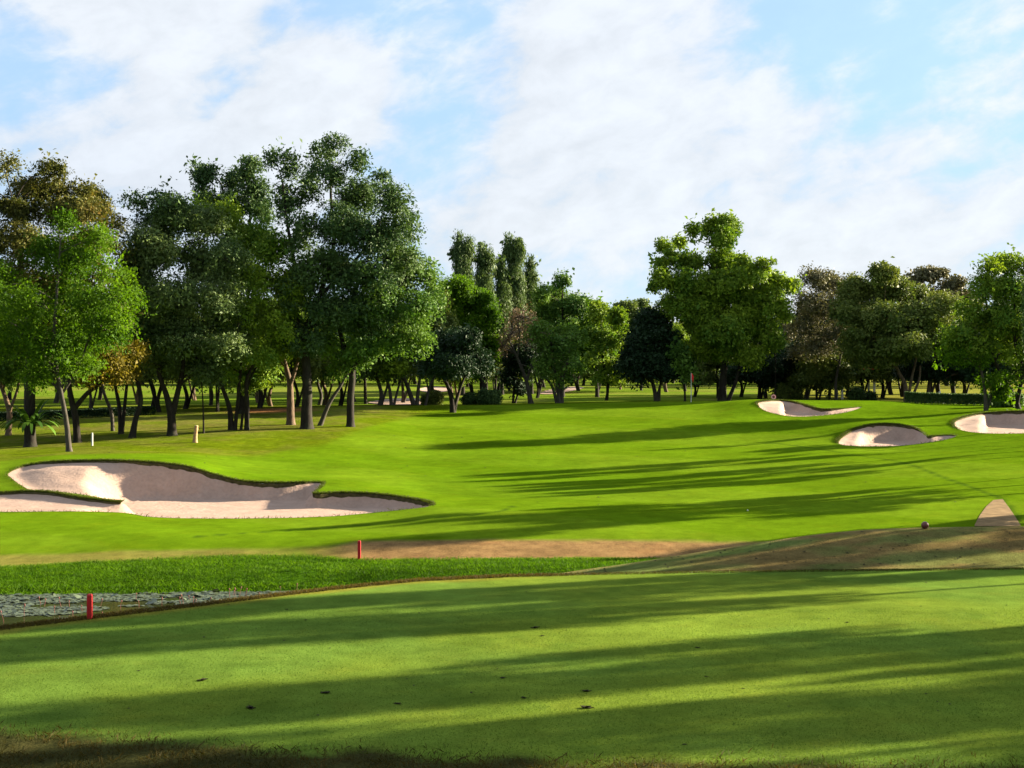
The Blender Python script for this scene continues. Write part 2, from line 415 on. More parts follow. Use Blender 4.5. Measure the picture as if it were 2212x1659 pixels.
def zone_colors(X, Y):
    px = 512 + F * X / np.maximum(Y, 14)
    n1 = fbm(X / 3.0, Y / 3.0, 11); n2 = fbm(X / 0.9, Y / 0.9, 23); n3 = fbm(X / 14, Y / 14, 31, 3)
    j = (n2 - 0.5) * 0.8
    De = edge_D(px)
    C = np.zeros(X.shape + (3,)); R = np.zeros(X.shape)
    def put(mask, c, r=None):
        m = mask[..., None] if mask.ndim < C.ndim else mask
        C[:] = C * (1 - m) + np.array(c) * m
        if r is not None: R[:] = R * (1 - mask) + r * mask
    one = np.ones(X.shape)
    # fairway with mown bands
    put(one, (0.076, 0.137, 0.004), 0.15)
    band = np.sin((X * 0.55 + Y * 0.83 + 6 * (n3 - 0.5)) * 2 * PI / 13.0)
    put(0.7 * sstep(-0.12, 0.12, band), (0.094, 0.156, 0.007))
    put(sstep(0.50, 0.62, n3) * 0.4, (0.058, 0.121, 0.003))
    # rough on the wooded rise, yellower and patchy
    lw = np.interp(px, [-300, 0, 150, 260, 330, 400, 450, 2000], [72, 72.5, 76, 80, 87, 104, 118, 200])
    wood = sstep(-1.5, 1.5, Y - lw - 4 * (n1 - 0.5))
    put(wood, (0.076, 0.112, 0.004), 0.8)
    put(wood * sstep(0.45, 0.62, n1) * 0.45, (0.115, 0.115, 0.020))
    bare = wood * sstep(6, 14, Y - lw) * sstep(480, 380, px) * sstep(122, 112, Y)
    put(bare * (0.12 + 0.35 * sstep(0.42, 0.6, n2)), (0.120, 0.100, 0.036))
    # rough around the slope bunkers
    rr = sstep(0, 3, X - np.interp(Y, [50, 62, 75, 86, 95, 104, 118], [27, 24.5, 24, 20, 14, 12.5, 25]))
    put(rr * sstep(122, 116, Y) * 0.8, (0.060, 0.116, 0.003), 0.5)
    # far lawns beyond the crest
    far = sstep(124, 134, Y)
    put(far, (0.088, 0.138, 0.012), 0.4)
    put(far * sstep(0.5, 0.6, n3) * 0.5, (0.14, 0.14, 0.03))
    put(sstep(128, 136, Y) * sstep(740, 800, px) * 0.7, (0.16, 0.155, 0.028))
    # dry belt above the bank
    d1 = np.interp(px, [-300, 0, 120, 240, 330, 345, 640, 760, 1300], [46.2, 46.2, 46.8, 47.4, 47.2, 46.7, 46.7, 46.7, 46.7])
    d2 = np.interp(px, [-300, 0, 120, 240, 330, 360, 480, 640, 760, 1300], [48.0, 48.0, 48.2, 48.3, 48.2, 48.9, 49.1, 49.0, 48.6, 48.6])
    st = np.interp(px, [-300, 240, 300, 345, 370, 1300], [0.5, 0.5, 0.3, 0.85, 1, 1])
    put(sstep(-0.35, 0.35, Y - d1 + j) * sstep(0.5, -0.3, Y - d2 + j * 0.6) * st, (0.190, 0.118, 0.050), 0.9)
    # bank
    bank = sstep(40.5, 41.5, Y) * sstep(0.3, -0.3, Y - d1 + j)
    put(bank, (0.036, 0.085, 0.004), 1.0)
    # mound and the slopes right behind the tee
    md = sstep(0.25, 0.6, Y - De) * sstep(42.6, 41.2, Y)
    mixn = np.clip(sstep(0.38, 0.62, fbm(X / 2.6 - Y / 7, Y / 1.3, 41)) * sstep(620, 760, px) + 0.35 * sstep(740, 960, px), 0, 1)
    put(md, (0.085, 0.112, 0.030), 0.8)
    put(md * mixn * sstep(0.35, 0.62, Y - De) * 0.9, (0.132, 0.092, 0.036))
    put(md * sstep(660, 500, px) * .8, (0.125, 0.115, 0.045))
    put(sstep(0.1, 0.3, Y - De) * sstep(1.5, 0.9, Y - De) * sstep(480, 620, px), (0.075, 0.082, 0.026), 1.0)  # darker strip: shade of the tee lip's drop put into the turf colour
    put(sstep(39.2, 40.4, Y) * sstep(44, 42, Y) * sstep(500, 560, px) * 0.7, (0.22, 0.19, 0.07))
    # tee
    tee = sstep(0.15, -0.1, Y - De)
    put(tee, (0.082, 0.138, 0.020), 0.3)
    put(tee * sstep(0.45, 0.65, fbm(X / 5, Y / 5, 77, 3)) * 0.6, (0.114, 0.156, 0.016))
    put(tee * sstep(0.60, 0.72, n2) * 0.35, (0.048, 0.092, 0.012))
    put(sstep(-0.9, -0.35, Y - De + 0.5 * j) * tee * sstep(620, 420, px) * 0.8, (0.150, 0.135, 0.020), 0.8)
    # rough apron nearest the camera
    ra = np.interp(px, [-300, 0, 150, 300, 500, 700, 1024, 1300], [18.7, 18.3, 17.75, 17.2, 16.88, 16.66, 16.5, 16.3])
    put(sstep(0.3, -0.35, Y - ra + j * 1.0), (0.032, 0.033, 0.011), 1.0)
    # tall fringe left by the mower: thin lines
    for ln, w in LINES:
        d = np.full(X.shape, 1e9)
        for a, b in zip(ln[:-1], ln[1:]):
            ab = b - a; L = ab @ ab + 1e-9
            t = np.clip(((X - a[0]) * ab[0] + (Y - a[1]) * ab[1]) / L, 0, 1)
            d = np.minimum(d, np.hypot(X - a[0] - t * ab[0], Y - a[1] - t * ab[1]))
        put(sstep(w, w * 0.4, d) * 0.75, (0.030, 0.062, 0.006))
    # rust coloured leaf litter under the trees
    hx, hy = hit(585, 886, 60)
    put(sstep(3.4, 1.2, np.hypot((X - hx) / 1.3, (Y - hy) / 1.6) + 1.5 * (n2 - 0.5)) * 0.85, (0.175, 0.070, 0.036), 1.0)
    return C, R

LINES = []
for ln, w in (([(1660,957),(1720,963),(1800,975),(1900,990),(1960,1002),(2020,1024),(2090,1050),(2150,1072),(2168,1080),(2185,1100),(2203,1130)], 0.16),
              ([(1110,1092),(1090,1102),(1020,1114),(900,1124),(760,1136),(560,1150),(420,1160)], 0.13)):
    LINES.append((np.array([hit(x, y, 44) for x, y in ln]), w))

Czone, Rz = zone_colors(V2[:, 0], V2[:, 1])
a = gme.attributes.new('zone', 'FLOAT_COLOR', 'POINT')
a.data.foreach_set('color', np.column_stack([Czone, np.ones(len(Czone))]).astype(np.float32).ravel())
a = gme.attributes.new('rgh', 'FLOAT', 'POINT'); a.data.foreach_set('value', Rz.astype(np.float32))
tag(obj('ground', gme), 'mown golf course turf with tee, bank, fairway and rough', None, None, 'structure')

# ------------------------------------------------------------------ bunkers
def lip_size(nx): return 0.10 + 0.90 * sstep(-0.15, 0.55, nx[:, 1])     # the far lip is the tall one

def outward(o):
    nx = np.roll(o, -1, 0) - np.roll(o, 1, 0); nx = np.column_stack([nx[:, 1], -nx[:, 0]]); nx /= np.linalg.norm(nx, axis=1)[:, None] + 1e-9
    area = 0.5 * np.sum(o[:, 0] * np.roll(o[:, 1], -1) - np.roll(o[:, 0], -1) * o[:, 1])
    return nx if area > 0 else -nx

def lip_of(o):
    """lip height factor round a bunker: tall on the far side, low on the near side and in narrow tails"""
    nx = outward(o); q = o - nx * 0.9
    w = np.where(in_poly(q[:, 0], q[:, 1], o), dist_poly(q[:, 0], q[:, 1], o), 0.0)
    w = np.clip(w / 0.75, 0.12, 1)
    for _ in range(6): w = (np.roll(w, 1) + 2 * w + np.roll(w, -1)) / 4
    return lip_size(nx) * w, w

def build_bunker(B):
    o = B['out']; n = len(o)
    x0, y0 = o.min(0); x1, y1 = o.max(0)
    gx, gy = np.meshgrid(np.arange(x0, x1, 0.22), np.arange(y0, y1, 0.22))
    gx = gx.ravel() + rng.uniform(-.04, .04, gx.size); gy = gy.ravel() + rng.uniform(-.04, .04, gy.size)
    ins = in_poly(gx, gy, o); gx, gy = gx[ins], gy[ins]
    d = dist_poly(gx, gy, o); k = d > 0.1; gx, gy = gx[k], gy[k]
    pts = [Vector(p) for p in o] + [Vector(p) for p in np.column_stack([gx, gy])]
    r = geometry.delaunay_2d_cdt(pts, [(i, (i + 1) % n) for i in range(n)], [], 1, 1e-5)
    v = np.array([(q.x, q.y) for q in r[0]])
    d = dist_poly(v[:, 0], v[:, 1], o)
    tz = ground(v[:, 0], v[:, 1])
    ls_, wd_ = lip_of(o); ni = np.array([np.argmin((o[:, 0] - a) ** 2 + (o[:, 1] - b) ** 2) for a, b in v]); near = ls_[ni]; wide = wd_[ni]
    zf = np.min(ground(o[:, 0], o[:, 1])) - 0.22
    fl = zf + B['floor'] * (v[:, 1] - y0)
    pxv = (512 + F * v[:, 0] / v[:, 1]) / S
    st = sstep(B['split'] - B['sw'], B['split'] + B['sw'], pxv)
    st = st * wide; slope = B['s0'] * (1 - st) + B['s1'] * st
    wall = tz - 0.04 - 0.08 * st - slope * np.maximum(d - 0.05, 0) - 0.3 * st * sstep(0, 0.9, d)
    z = np.maximum(fl, wall); kk = 0.14
    hh = np.clip(0.5 + 0.5 * (fl - wall) / kk, 0, 1)
    z = wall * (1 - hh) + fl * hh + kk * hh * (1 - hh)
    z = np.minimum(z, tz - (0.02 + 0.05 * near) - 0.10 * np.clip(d / 0.4, 0, 1))
    e = sstep(0.7, 0.0, d) * (1 - near); z = z * (1 - e) + (tz - 0.03 - 0.25 * d) * e
    z += 0.05 * (fbm(v[:, 0] / 0.8, v[:, 1] / 0.8, 3) - 0.5) * sstep(0.1, 0.5, d)
    root = empty(B['name'], (float(o[:, 0].mean()), float(o[:, 1].mean()), float(zf)), B['label'], 'bunker', 'sand bunkers beside the fairway')
    L = np.array(root.location)
    tri = [tuple(f) for f in r[2]]
    obj('sand', mesh_np('sand', np.column_stack([v, z]) - L, np.array(tri), M['sand'], True), root)
    # turf lip, a rolled edge over cut soil
    tz = ground(o[:, 0], o[:, 1])
    nx = outward(o)
    jit = 0.10 * (fbm(np.arange(n) / 1.8, np.zeros(n), 9) - 0.5)
    s = ls_
    rings = [(0.05, 0.004), (0.01, 0.02), (-0.02, 0.012), (-0.03, -0.03), (-0.02, -0.24)]
    VV = [np.column_stack([o + nx * ((off + jit) * s)[:, None], tz + (dz + jit) * s]) for off, dz in rings]
    VV = np.concatenate(VV) - L; FF = []
    for k in range(len(rings) - 1):
        for i in range(n):
            FF.append((k * n + i, k * n + (i + 1) % n, (k + 1) * n + (i + 1) % n, (k + 1) * n + i))
    obj('turf_lip', mesh_np('turf_lip', VV, np.array(FF), M['lip'], True), root)
for B in BUNK: build_bunker(B)

# ------------------------------------------------------------------ leaf and tube builders
def unit(v): return v / (np.linalg.norm(v, axis=-1, keepdims=True) + 1e-9)

def leaf_mesh(name, pos, ax, nr, ls, lw, tint, mat):
    n = len(pos)
    side = unit(np.cross(nr, ax)); nr = np.cross(ax, side)
    ls = ls[:, None]; lw = lw[:, None]
    V = np.empty((n, 4, 3), np.float32)
    V[:, 0] = pos - ax * ls * 0.5
    V[:, 1] = pos + side * lw * 0.5 + nr * lw * 0.18
    V[:, 2] = pos + ax * ls * 0.5
    V[:, 3] = pos - side * lw * 0.5 + nr * lw * 0.18
    Fc = np.arange(n * 4, dtype=np.int32).reshape(n, 4)
    me = bpy.data.meshes.new(name)
    me.vertices.add(n * 4); me.vertices.foreach_set('co', V.ravel())
    me.loops.add(n * 4); me.loops.foreach_set('vertex_index', Fc.ravel())
    me.polygons.add(n)
    me.polygons.foreach_set('loop_start', np.arange(0, n * 4, 4, dtype=np.int32))
    me.polygons.foreach_set('loop_total', np.full(n, 4, np.int32))
    me.update(calc_edges=True)
    at = me.attributes.new('tint', 'FLOAT', 'FACE'); at.data.foreach_set('value', np.clip(tint, 0, 1).astype(np.float32))
    me.materials.append(mat)
    return me

class Tubes:
    def __init__(s): s.V = []; s.F = []; s.n = 0
    def add(s, pts, rad, sides=6):
        pts = np.asarray(pts, float); m = len(pts)
        t = np.gradient(pts, axis=0); t = unit(t)
        ref = np.array([0.3, 0.9, 0.1]); b = unit(np.cross(t, ref)); c = np.cross(t, b)
        an = np.arange(sides) * 2 * PI / sides
        ring = b[:, None, :] * np.cos(an)[None, :, None] + c[:, None, :] * np.sin(an)[None, :, None]
        V = pts[:, None, :] + ring * np.asarray(rad)[:, None, None]
        s.V.append(V.reshape(-1, 3))
        k = np.arange(m - 1)[:, None] * sides; i = np.arange(sides)[None, :]
        f = np.stack([k + i, k + (i + 1) % sides, k + sides + (i + 1) % sides, k + sides + i], -1).reshape(-1, 4) + s.n
        s.F.append(f); s.n += m * sides
    def build(s, name, mat):
        return mesh_np(name, np.concatenate(s.V), np.concatenate(s.F), mat, True)

def curve(pts, rad, n=5):
    """Catmull-Rom through 3-D points with radii"""
    pts = np.asarray(pts, float); q = np.column_stack([pts, rad])
    q = np.vstack([2 * q[0] - q[1], q, 2 * q[-1] - q[-2]]); out = []
    for i in range(1, len(q) - 2):
        p0, p1, p2, p3 = q[i - 1:i + 3]
        for k in range(n):
            t = k / n
            out.append(0.5 * ((2 * p1) + (-p0 + p2) * t + (2 * p0 - 5 * p1 + 4 * p2 - p3) * t ** 2 + (-p0 + 3 * p1 - 3 * p2 + p3) * t ** 3))
    out.append(q[-2]); out = np.array(out)
    return out[:, :3], np.maximum(out[:, 3], 0.006)

def crown_leaves(r, lobes, wts, ls, dens, cs, m, flat, droop, zmin, core=1.9):
    cen, outd, lobv = [], [], []
    for (c, rad), wt in zip(lobes, wts):
        A = 1.45 * wt * 4 * PI * (rad[0] * rad[1] + rad[0] * rad[2] + rad[1] * rad[2]) / 3
        n = max(5, int(0.95 * dens * A / (cs * cs)))
        d = unit(r.normal(size=(n, 3)))
        rr = r.uniform(0.12, 1, n) ** 0.42
        cen.append(c + d * rad * rr[:, None] * r.uniform(0.92, 1.08, (n, 1))); outd.append(d); lobv.append(np.full(n, r.uniform(-1.4, 1.4)))
    cen = np.concatenate(cen); outd = np.concatenate(outd); lobv = np.concatenate(lobv)
    k = cen[:, 2] > zmin; cen, outd, lobv = cen[k], outd[k], lobv[k]
    n = len(cen)
    cnt = np.maximum(6, (m * r.uniform(0.5, 1.5, n)).astype(int))
    rs = cs * r.uniform(0.26, 0.52, n)
    nrm = unit(outd * 0.75 + np.array([0, 0, 0.55]) + r.normal(size=(n, 3)) * 0.38)
    cv = r.uniform(-1, 1, n)
    I = np.repeat(np.arange(n), cnt); N = len(I); full = None
    p = np.clip(r.normal(size=(N, 3)), -1.7, 1.7) * rs[I][:, None]
    pn = (p * nrm[I]).sum(1, keepdims=True)
    p = p - nrm[I] * pn * (1 - flat)
    if droop: p[:, 2] = p[:, 2] * (1 + droop) - np.abs(p[:, 2]) * droop * 0.5
    pos = cen[I] + p
    ax = unit(unit(p) + r.normal(size=(N, 3)) * 0.7 - np.array([0, 0, 0.25 + droop * 1.5]))
    nl = unit(nrm[I] + r.normal(size=(N, 3)) * 0.42)
    L = ls * np.exp(r.normal(0, 0.32, N)); W = L * r.uniform(0.38, 0.62, N) * (0.55 if droop else 1.0)
    tint = 0.45 + 0.16 * lobv[I] + 0.2 * cv[I] + 0.28 * r.uniform(-1, 1, N)
    # sparser big sprays deeper in the crown close the view through it
    q = r.random(n) < 0.6; ci = np.where(q)[0]; k2 = np.repeat(ci, 9); n2 = len(k2)
    ctr = cen[k2] - outd[k2] * (r.uniform(0.5, 1.6, (n2, 1)) * cs) + np.clip(r.normal(size=(n2, 3)), -1.5, 1.5) * cs * 0.35
    pos = np.concatenate([pos, ctr]); ax = np.concatenate([ax, unit(r.normal(size=(n2, 3)) - [0, 0, .3])]); nl = np.concatenate([nl, unit(r.normal(size=(n2, 3)) + [0, -.3, .4])])
    L2 = ls * core * r.uniform(.8, 1.4, n2); L = np.concatenate([L, L2]); W = np.concatenate([W, L2 * r.uniform(.45, .7, n2)])
    tint = np.concatenate([tint, 0.45 + 0.16 * lobv[k2] + 0.2 * cv[k2] + 0.2 * r.uniform(-1, 1, n2)])
    return pos, ax, nl, L, W, tint, cen

def build_tree(name, label, D, stems, lobes, mat='mid', bark='bark', dens=0.62, cs=1.0, m=34, ls=None, flat=0.55, droop=0.0,
               twigs=0.35, seed=1, cat='tree', group=None, deep=0.8, base=None, second=True, twig_r=1.0, core=1.7):
    """stems: [(x,y,r), ...] polylines and lobes (x,y,rx[,ry]) at distance D; base None -> the first stem's foot stands on the ground"""
    r = np.random.default_rng(seed)
    k = S * D / F
    foot = stems[0][0]
    bx = X_at(foot[0], D); bz = g1(bx, D)
    root = empty(name, (bx, D, bz), label, cat, group)
    O = np.array([bx, D, bz])
    # crown volumes
    ytop = min(l[1] - (l[3] if len(l) > 3 else l[2]) for l in lobes); ylow = max(l[1] for l in lobes)
    Lb = []; wts = []
    xs = np.array([l[0] for l in lobes]); w = max((xs.max() - xs.min()) / 2, 1) * k + 0.8; xm = (xs.max() + xs.min()) / 2
    for i, l in enumerate(lobes):
        rx = l[2] * k; rz = (l[3] if len(l) > 3 else l[2] * 0.85) * k
        fz = math.sqrt(max(0.05, 1 - (abs(l[0] - xm) * k / (w + rx)) ** 2)) * w * deep
        sg = r.uniform(0.15, 0.85) * (1 if r.random() < 0.5 else -1)
        ry = 0.5 * (rx + max(rx, rz)) * r.uniform(0.8, 1.15)
        Lb.append((P(l[0], l[1], D) + np.array([0, fz * sg, 0]), np.array([rx, ry, rz])))
        low = second and l[1] > ytop + 0.34 * (ylow - ytop); wts += [1.0, 1.0] if low else [1.9]
        if low:
            Lb.append((P(l[0] + r.uniform(-.2, .2) * l[2], l[1] + 0.12 * l[2], D) + np.array([0, -fz * sg * 0.9, 0]), np.array([rx, ry, rz]) * 0.86))
    ls = (ls or 0.0025 * D) * 0.74; m = m * 3.6
    pos, ax, nl, L, W, tint, cen = crown_leaves(r, [(a, np.maximum(b - 0.2 * cs, 0.66 * b)) for a, b in Lb], wts, ls, dens, cs, m, flat, droop, bz + 1.0, core)
    crown = obj('crown', leaf_mesh('crown', pos - O, ax, nl, L, W, tint, M[mat]), root)
    # trunk, limbs and twigs
    tb = Tubes(); nodes = []; nrad = []
    for si, st in enumerate(stems):
        p3 = []
        off = r.uniform(-.5, .5) * 0.6 if si else 0.0
        for i, (x, y, rr) in enumerate(st):
            q = P(x, y, D)
            if i == 0 and abs(q[2] - bz) < 1.2 and si < 4 and abs(x - foot[0]) < 60: q[2] = g1(q[0], D) - 0.15
            else: q[1] += off * i + r.uniform(-.12, .12)
            p3.append(q)
        rad = [s[2] for s in st]
        if si == 0 or (abs(st[0][1] - foot[1]) < 8):      # root flare
            p3.insert(1, p3[0] * 0.8 + p3[1] * 0.2 + np.array([0, 0, 0.05])); rad.insert(1, rad[0]); rad[0] = rad[0] * 1.5
        pp, rd = curve(p3, rad, 5)
        tb.add(pp, rd, 9 if rad[0] > 0.12 else 6)
        nodes.append(pp); nrad.append(rd)
    nodes_ = np.concatenate(nodes); nr_ = np.concatenate(nrad)
    ztop = nodes_[:, 2].max()
    for c, rad in Lb:
        d = np.linalg.norm(nodes_ - c, axis=1) + 2.5 * np.maximum(0, nodes_[:, 2] - c[2] + 0.6) + np.where(nodes_[:, 2] < bz + 1.4, 6, 0)
        j = int(np.argmin(d)); a = nodes_[j]; r0 = max(0.03, min(nr_[j] * 0.6, 0.12))
        if np.linalg.norm(c - a) > 0.3:
            mid = a * 0.5 + c * 0.5 + np.array([0, 0, 0.12 * np.linalg.norm(c - a)]) + r.normal(size=3) * 0.15
            pp, rd = curve([a, mid, c], [r0, r0 * 0.7, r0 * 0.35], 4)
            tb.add(pp, rd * 1.0, 5)
        near = np.where(((cen - c) ** 2 / (rad * 1.05) ** 2).sum(1) < 1)[0]
        if len(near) and twigs > 0:
            for q in r.choice(near, max(1, int(len(near) * twigs)), replace=False):
                e = cen[q]; mid = (c + e) / 2 + r.normal(size=3) * 0.1 + np.array([0, 0, 0.08])
                tb.add([c, mid, e], np.array([0.028, 0.018, 0.008]) * twig_r * (1 + D / 200), 3)
    o = obj('trunk', tb.build('trunk', M[bark]), root)
    for ch in (o,):
        ch.data.transform(__import__('mathutils').Matrix.Translation(-Vector(O)))
    return root
# shade trees: (offset across the sun's direction, distance along it, height and width factors)
SHADE = [(8.5, 44, 1.35, .7), (11.6, 44, 1.35, .75), (14.2, 42, 1.4, .75), (16.2, 46, 1.35, .42), (17.5, 43, 1.3, .3), (19.3, 48, 1.35, .36), (20.6, 40, 1.35, .4), (25.0, 42, 1.35, .45), (26.8, 46, 1.35, .42), (28.3, 43, 1.25, .35), (30.2, 49, .9, .35), (32.4, 48, .95, .55), (34.3, 45, .9, .5), (36.4, 50, .85, .5),
         (41.8, 52, .74, .22), (40.7, 46, .5, .5), (47.2, 54, .95, .55), (49.3, 58, 1.0, .5), (51.2, 55, 1.0, .4), (58.0, 60, .85, .4), (60.2, 63, .88, .4), (62.2, 60, .84, .4), (65.8, 64, .88, .35), (67.8, 62, .9, .3),
         (75.0, 72, .66, .2), (70.5, 66, .5, .5)]
SKYS, SUNE, EXPO, CLOUD = 0.05, 4.3, 2.76, 2.7
SKYG = (0.62, 0.72, 0.82)
HAZE = 0
# ------------------------------------------------------------------ the trees one can tell apart
BT = build_tree
BT('broadleaf_tree', 'bright green tree with a slim mossy straight trunk beside the white stake', 79,
   [[(150,975,.17),(143,910,.14),(133,850,.125),(122,800,.11),(118,740,.1),(122,650,.08),(130,520,.04)],
    [(133,850,.09),(165,800,.07),(190,730,.06),(215,640,.04)], [(122,800,.08),(95,770,.06),(60,720,.05)]],
   [(125,480,34,36),(205,515,34,36),(150,560,60,50),(70,545,46,50),(250,590,34,38),(20,620,46,55),(100,650,75,60),(190,655,70,55),(270,640,30,38),
    (235,715,50,44),(130,735,75,55),(40,730,55,55),(0,690,46,55),(180,785,46,28),(80,805,55,28),(262,690,30,26)],
   'bright', 'barkgrey', dens=.62, seed=11)
BT('feathery_tree', 'tall rust tinged feathery tree with an ivy covered trunk carrying a fern', 84,
   [[(66,970,.36),(64,900,.34),(66,820,.32),(68,740,.28),(60,640,.22),(40,540,.15),(30,440,.08)],
    [(66,740,.15),(120,640,.12),(170,520,.07),(190,450,.04)]],
   [(20,362,42,12),(100,358,46,13),(60,396,75,22),(150,402,50,16),(30,450,55,34),(120,450,75,34),(190,440,44,24),(225,468,44,24),(230,525,40,34),(60,520,64,42),
    (170,540,55,42),(242,600,30,44),(255,680,36,38),(-30,400,60,40),(-40,500,60,60),(150,620,60,50),(60,600,60,40)],
   'rust', 'bark', dens=.9, flat=.25, m=34, seed=12, ls=.20)
BT('forked_tree', 'dark forked tree with one long bough and yellowing autumn leaves', 86,
   [[(168,948,.24),(163,900,.2),(156,868,.18),(148,825,.14),(156,800,.1),(150,740,.07)],
    [(160,882,.16),(190,850,.14),(225,825,.12),(262,790,.08),(290,760,.05)]],
   [(250,772,55,40),(290,757,28,22),(220,812,42,20),(150,720,55,46),(215,740,42,36),(262,806,30,14)],
   'autumn', 'bark', dens=.55, seed=13)
BT('broadleaf_tree', 'dark tree with an orange lit leaning trunk at the picture edge', 92,
   [[(18,935,.2),(20,890,.18),(8,850,.14),(-10,800,.1)], [(20,890,.12),(40,840,.09),(50,780,.06)]],
   [(-20,760,70,56),(45,770,60,44),(-40,680,80,70),(10,815,34,20),(60,690,60,60)], 'mid', 'barktan', seed=14)
BT('slender_tree', 'thin tree with a pale leaning trunk behind the forked one', 94,
   [[(244,932,.13),(240,890,.12),(226,850,.1),(218,800,.07)]],
   [(215,780,40,30),(190,730,45,40),(245,745,36,36)], 'olive', 'barkgrey', seed=15)
BT('twin_trunk_tree', 'tree of two upright dark trunks parting from one foot', 92,
   [[(262,932,.18),(257,880,.14),(248,830,.1),(240,770,.07)], [(263,920,.13),(275,840,.1),(283,790,.06)]],
   [(300,700,66,56),(255,665,56,54),(290,610,56,50),(270,760,40,26)], 'mid', 'bark', seed=16)
BT('crooked_tree', 'tall tree with an S shaped dark trunk and pale new leaves on top', 89,
   [[(285,940,.23),(292,905,.17),(303,870,.15),(299,835,.14),(288,800,.12),(285,740,.09),(300,600,.06)]],
   [(330,640,64,64),(300,560,54,54),(330,482,50,46),(288,432,30,20),(342,428,42,20),(330,720,50,44),(380,450,34,22)], 'dark', 'bark', seed=17)
BT('broadleaf_tree', 'broad grey green tree with a V shaped mossy trunk, west of the wooden stump', 90,
   [[(372,935,.32),(370,895,.25),(358,850,.18),(345,810,.14),(335,750,.1),(350,620,.07)],
    [(371,900,.22),(385,840,.17),(395,790,.13),(400,700,.1),(420,580,.06)]],
   [(390,470,55,40),(450,484,55,36),(350,540,64,54),(430,560,74,54),(500,565,54,44),(380,640,74,64),(470,650,74,58),(330,705,54,54),(410,730,74,54),(490,740,54,44),
    (360,785,46,26),(445,800,46,20),(300,740,40,34)], 'grey', 'bark', dens=.7, seed=18)
BT('sapling', 'thin black stemmed sapling behind the wooden stump', 91,
   [[(440,935,.07),(438,880,.055),(436,830,.045),(428,780,.03)]], [(430,775,34,26),(448,800,22,18)], 'dark', 'bark', seed=19)
BT('multi_trunk_tree', 'sunny green tree of several crossing trunks between the sapling and the tan trunk', 93,
   [[(500,922,.21),(495,880,.16),(478,830,.12),(455,780,.08)], [(507,918,.14),(514,870,.12),(520,820,.1),(530,740,.08),(540,640,.06)],
    [(533,918,.17),(535,870,.14),(537,820,.11),(560,770,.07),(585,735,.05)], [(520,920,.09),(528,860,.08),(548,800,.06),(580,770,.04)]],
   [(480,458,50,30),(540,505,50,40),(595,545,46,40),(560,595,64,44),(620,612,46,40),(642,655,34,28),(540,660,64,54),(600,700,54,44),(520,735,54,38),(572,765,46,24),
    (500,785,36,20),(420,460,40,26)], 'yellowmid', 'bark', dens=.66, seed=20)
BT('tan_trunk_tree', 'tree with a stout tan trunk forking low and lime leaves', 97,
   [[(628,914,.3),(627,860,.25),(625,825,.2),(612,770,.12),(605,720,.08)], [(627,832,.15),(642,790,.11),(652,750,.07)]],
   [(610,735,46,36),(652,715,42,36),(622,685,46,36),(590,770,30,22)], 'yellowmid', 'barktan', seed=21)
BT('leaning_tree', 'pale leaning trunk propped behind the tallest tree', 96.5,
   [[(690,905,.17),(712,870,.14),(735,835,.1),(752,805,.07),(775,770,.05)]], [(775,765,44,30),(740,790,34,22)], 'mid', 'barkgrey', seed=22)
BT('tallest_tree', 'tallest dark tree with a thick flared trunk and clumped crown', 94,
   [[(663,922,.46),(662,890,.37),(664,840,.33),(660,780,.3),(650,730,.26),(640,680,.2),(640,600,.15),(620,480,.1),(610,390,.06)],
    [(650,730,.2),(690,640,.16),(720,540,.13),(715,430,.09),(712,350,.05)], [(690,640,.14),(770,560,.11),(830,480,.07)]],
   [(603,345,20,22),(632,362,24,34),(612,425,26,42),(660,405,28,46),(690,330,26,24),(730,325,28,26),(715,380,46,36),(775,355,28,28),(770,415,55,40),(826,392,20,24),
    (850,442,42,36),(880,484,34,42),(820,505,70,56),(730,485,70,56),(652,505,36,46),(690,575,74,56),(790,595,90,56),(868,560,46,46),(640,615,46,56),(720,665,74,46),
    (800,675,64,46),(670,735,54,36)], 'dark', 'bark', dens=.62, seed=23, deep=.6)
BT('broadleaf_tree', 'dark tree top standing clear behind the grey green tree', 108,
   [[(520,905,.3),(520,780,.25),(500,600,.2),(490,480,.14),(480,400,.06)], [(500,600,.15),(540,480,.1),(540,380,.05)]],
   [(422,366,20,24),(455,386,30,28),(440,426,36,25),(500,386,26,32),(540,362,29,30),(547,412,34,36),(500,442,46,32),(560,456,31,32),(470,470,56,32),(520,520,60,40),(480,580,70,50)],
   'dark', 'bark', dens=.62, seed=24, deep=.6)
BT('broadleaf_tree', 'tree with a straight dark trunk forking high and shaggy crown, east of the tallest tree', 96,
   [[(757,916,.28),(757,860,.25),(760,800,.22),(740,740,.16),(730,690,.12),(720,620,.08)], [(759,815,.18),(772,750,.15),(768,690,.12),(775,600,.08)],
    [(760,810,.14),(790,740,.12),(830,670,.09),(880,600,.05)]],
   [(880,600,54,44),(926,592,28,40),(830,650,64,44),(900,670,54,44),(770,690,54,38),(850,725,64,36),(785,750,44,28),(715,740,40,34),(905,735,40,30),(940,640,22,36),(860,560,50,36)],
   'mid', 'bark', dens=.6, seed=25, deep=.65)
BT('slender_tree', 'slim grey double trunk with pale lime leaves before the distant bunker', 120,
   [[(846,873,.16),(840,835,.13),(826,800,.09)], [(850,872,.12),(862,830,.09),(872,800,.06)]],
   [(820,790,36,22),(860,785,40,24),(800,770,36,26),(850,750,50,36)], 'yellowmid', 'barkgrey', seed=26)
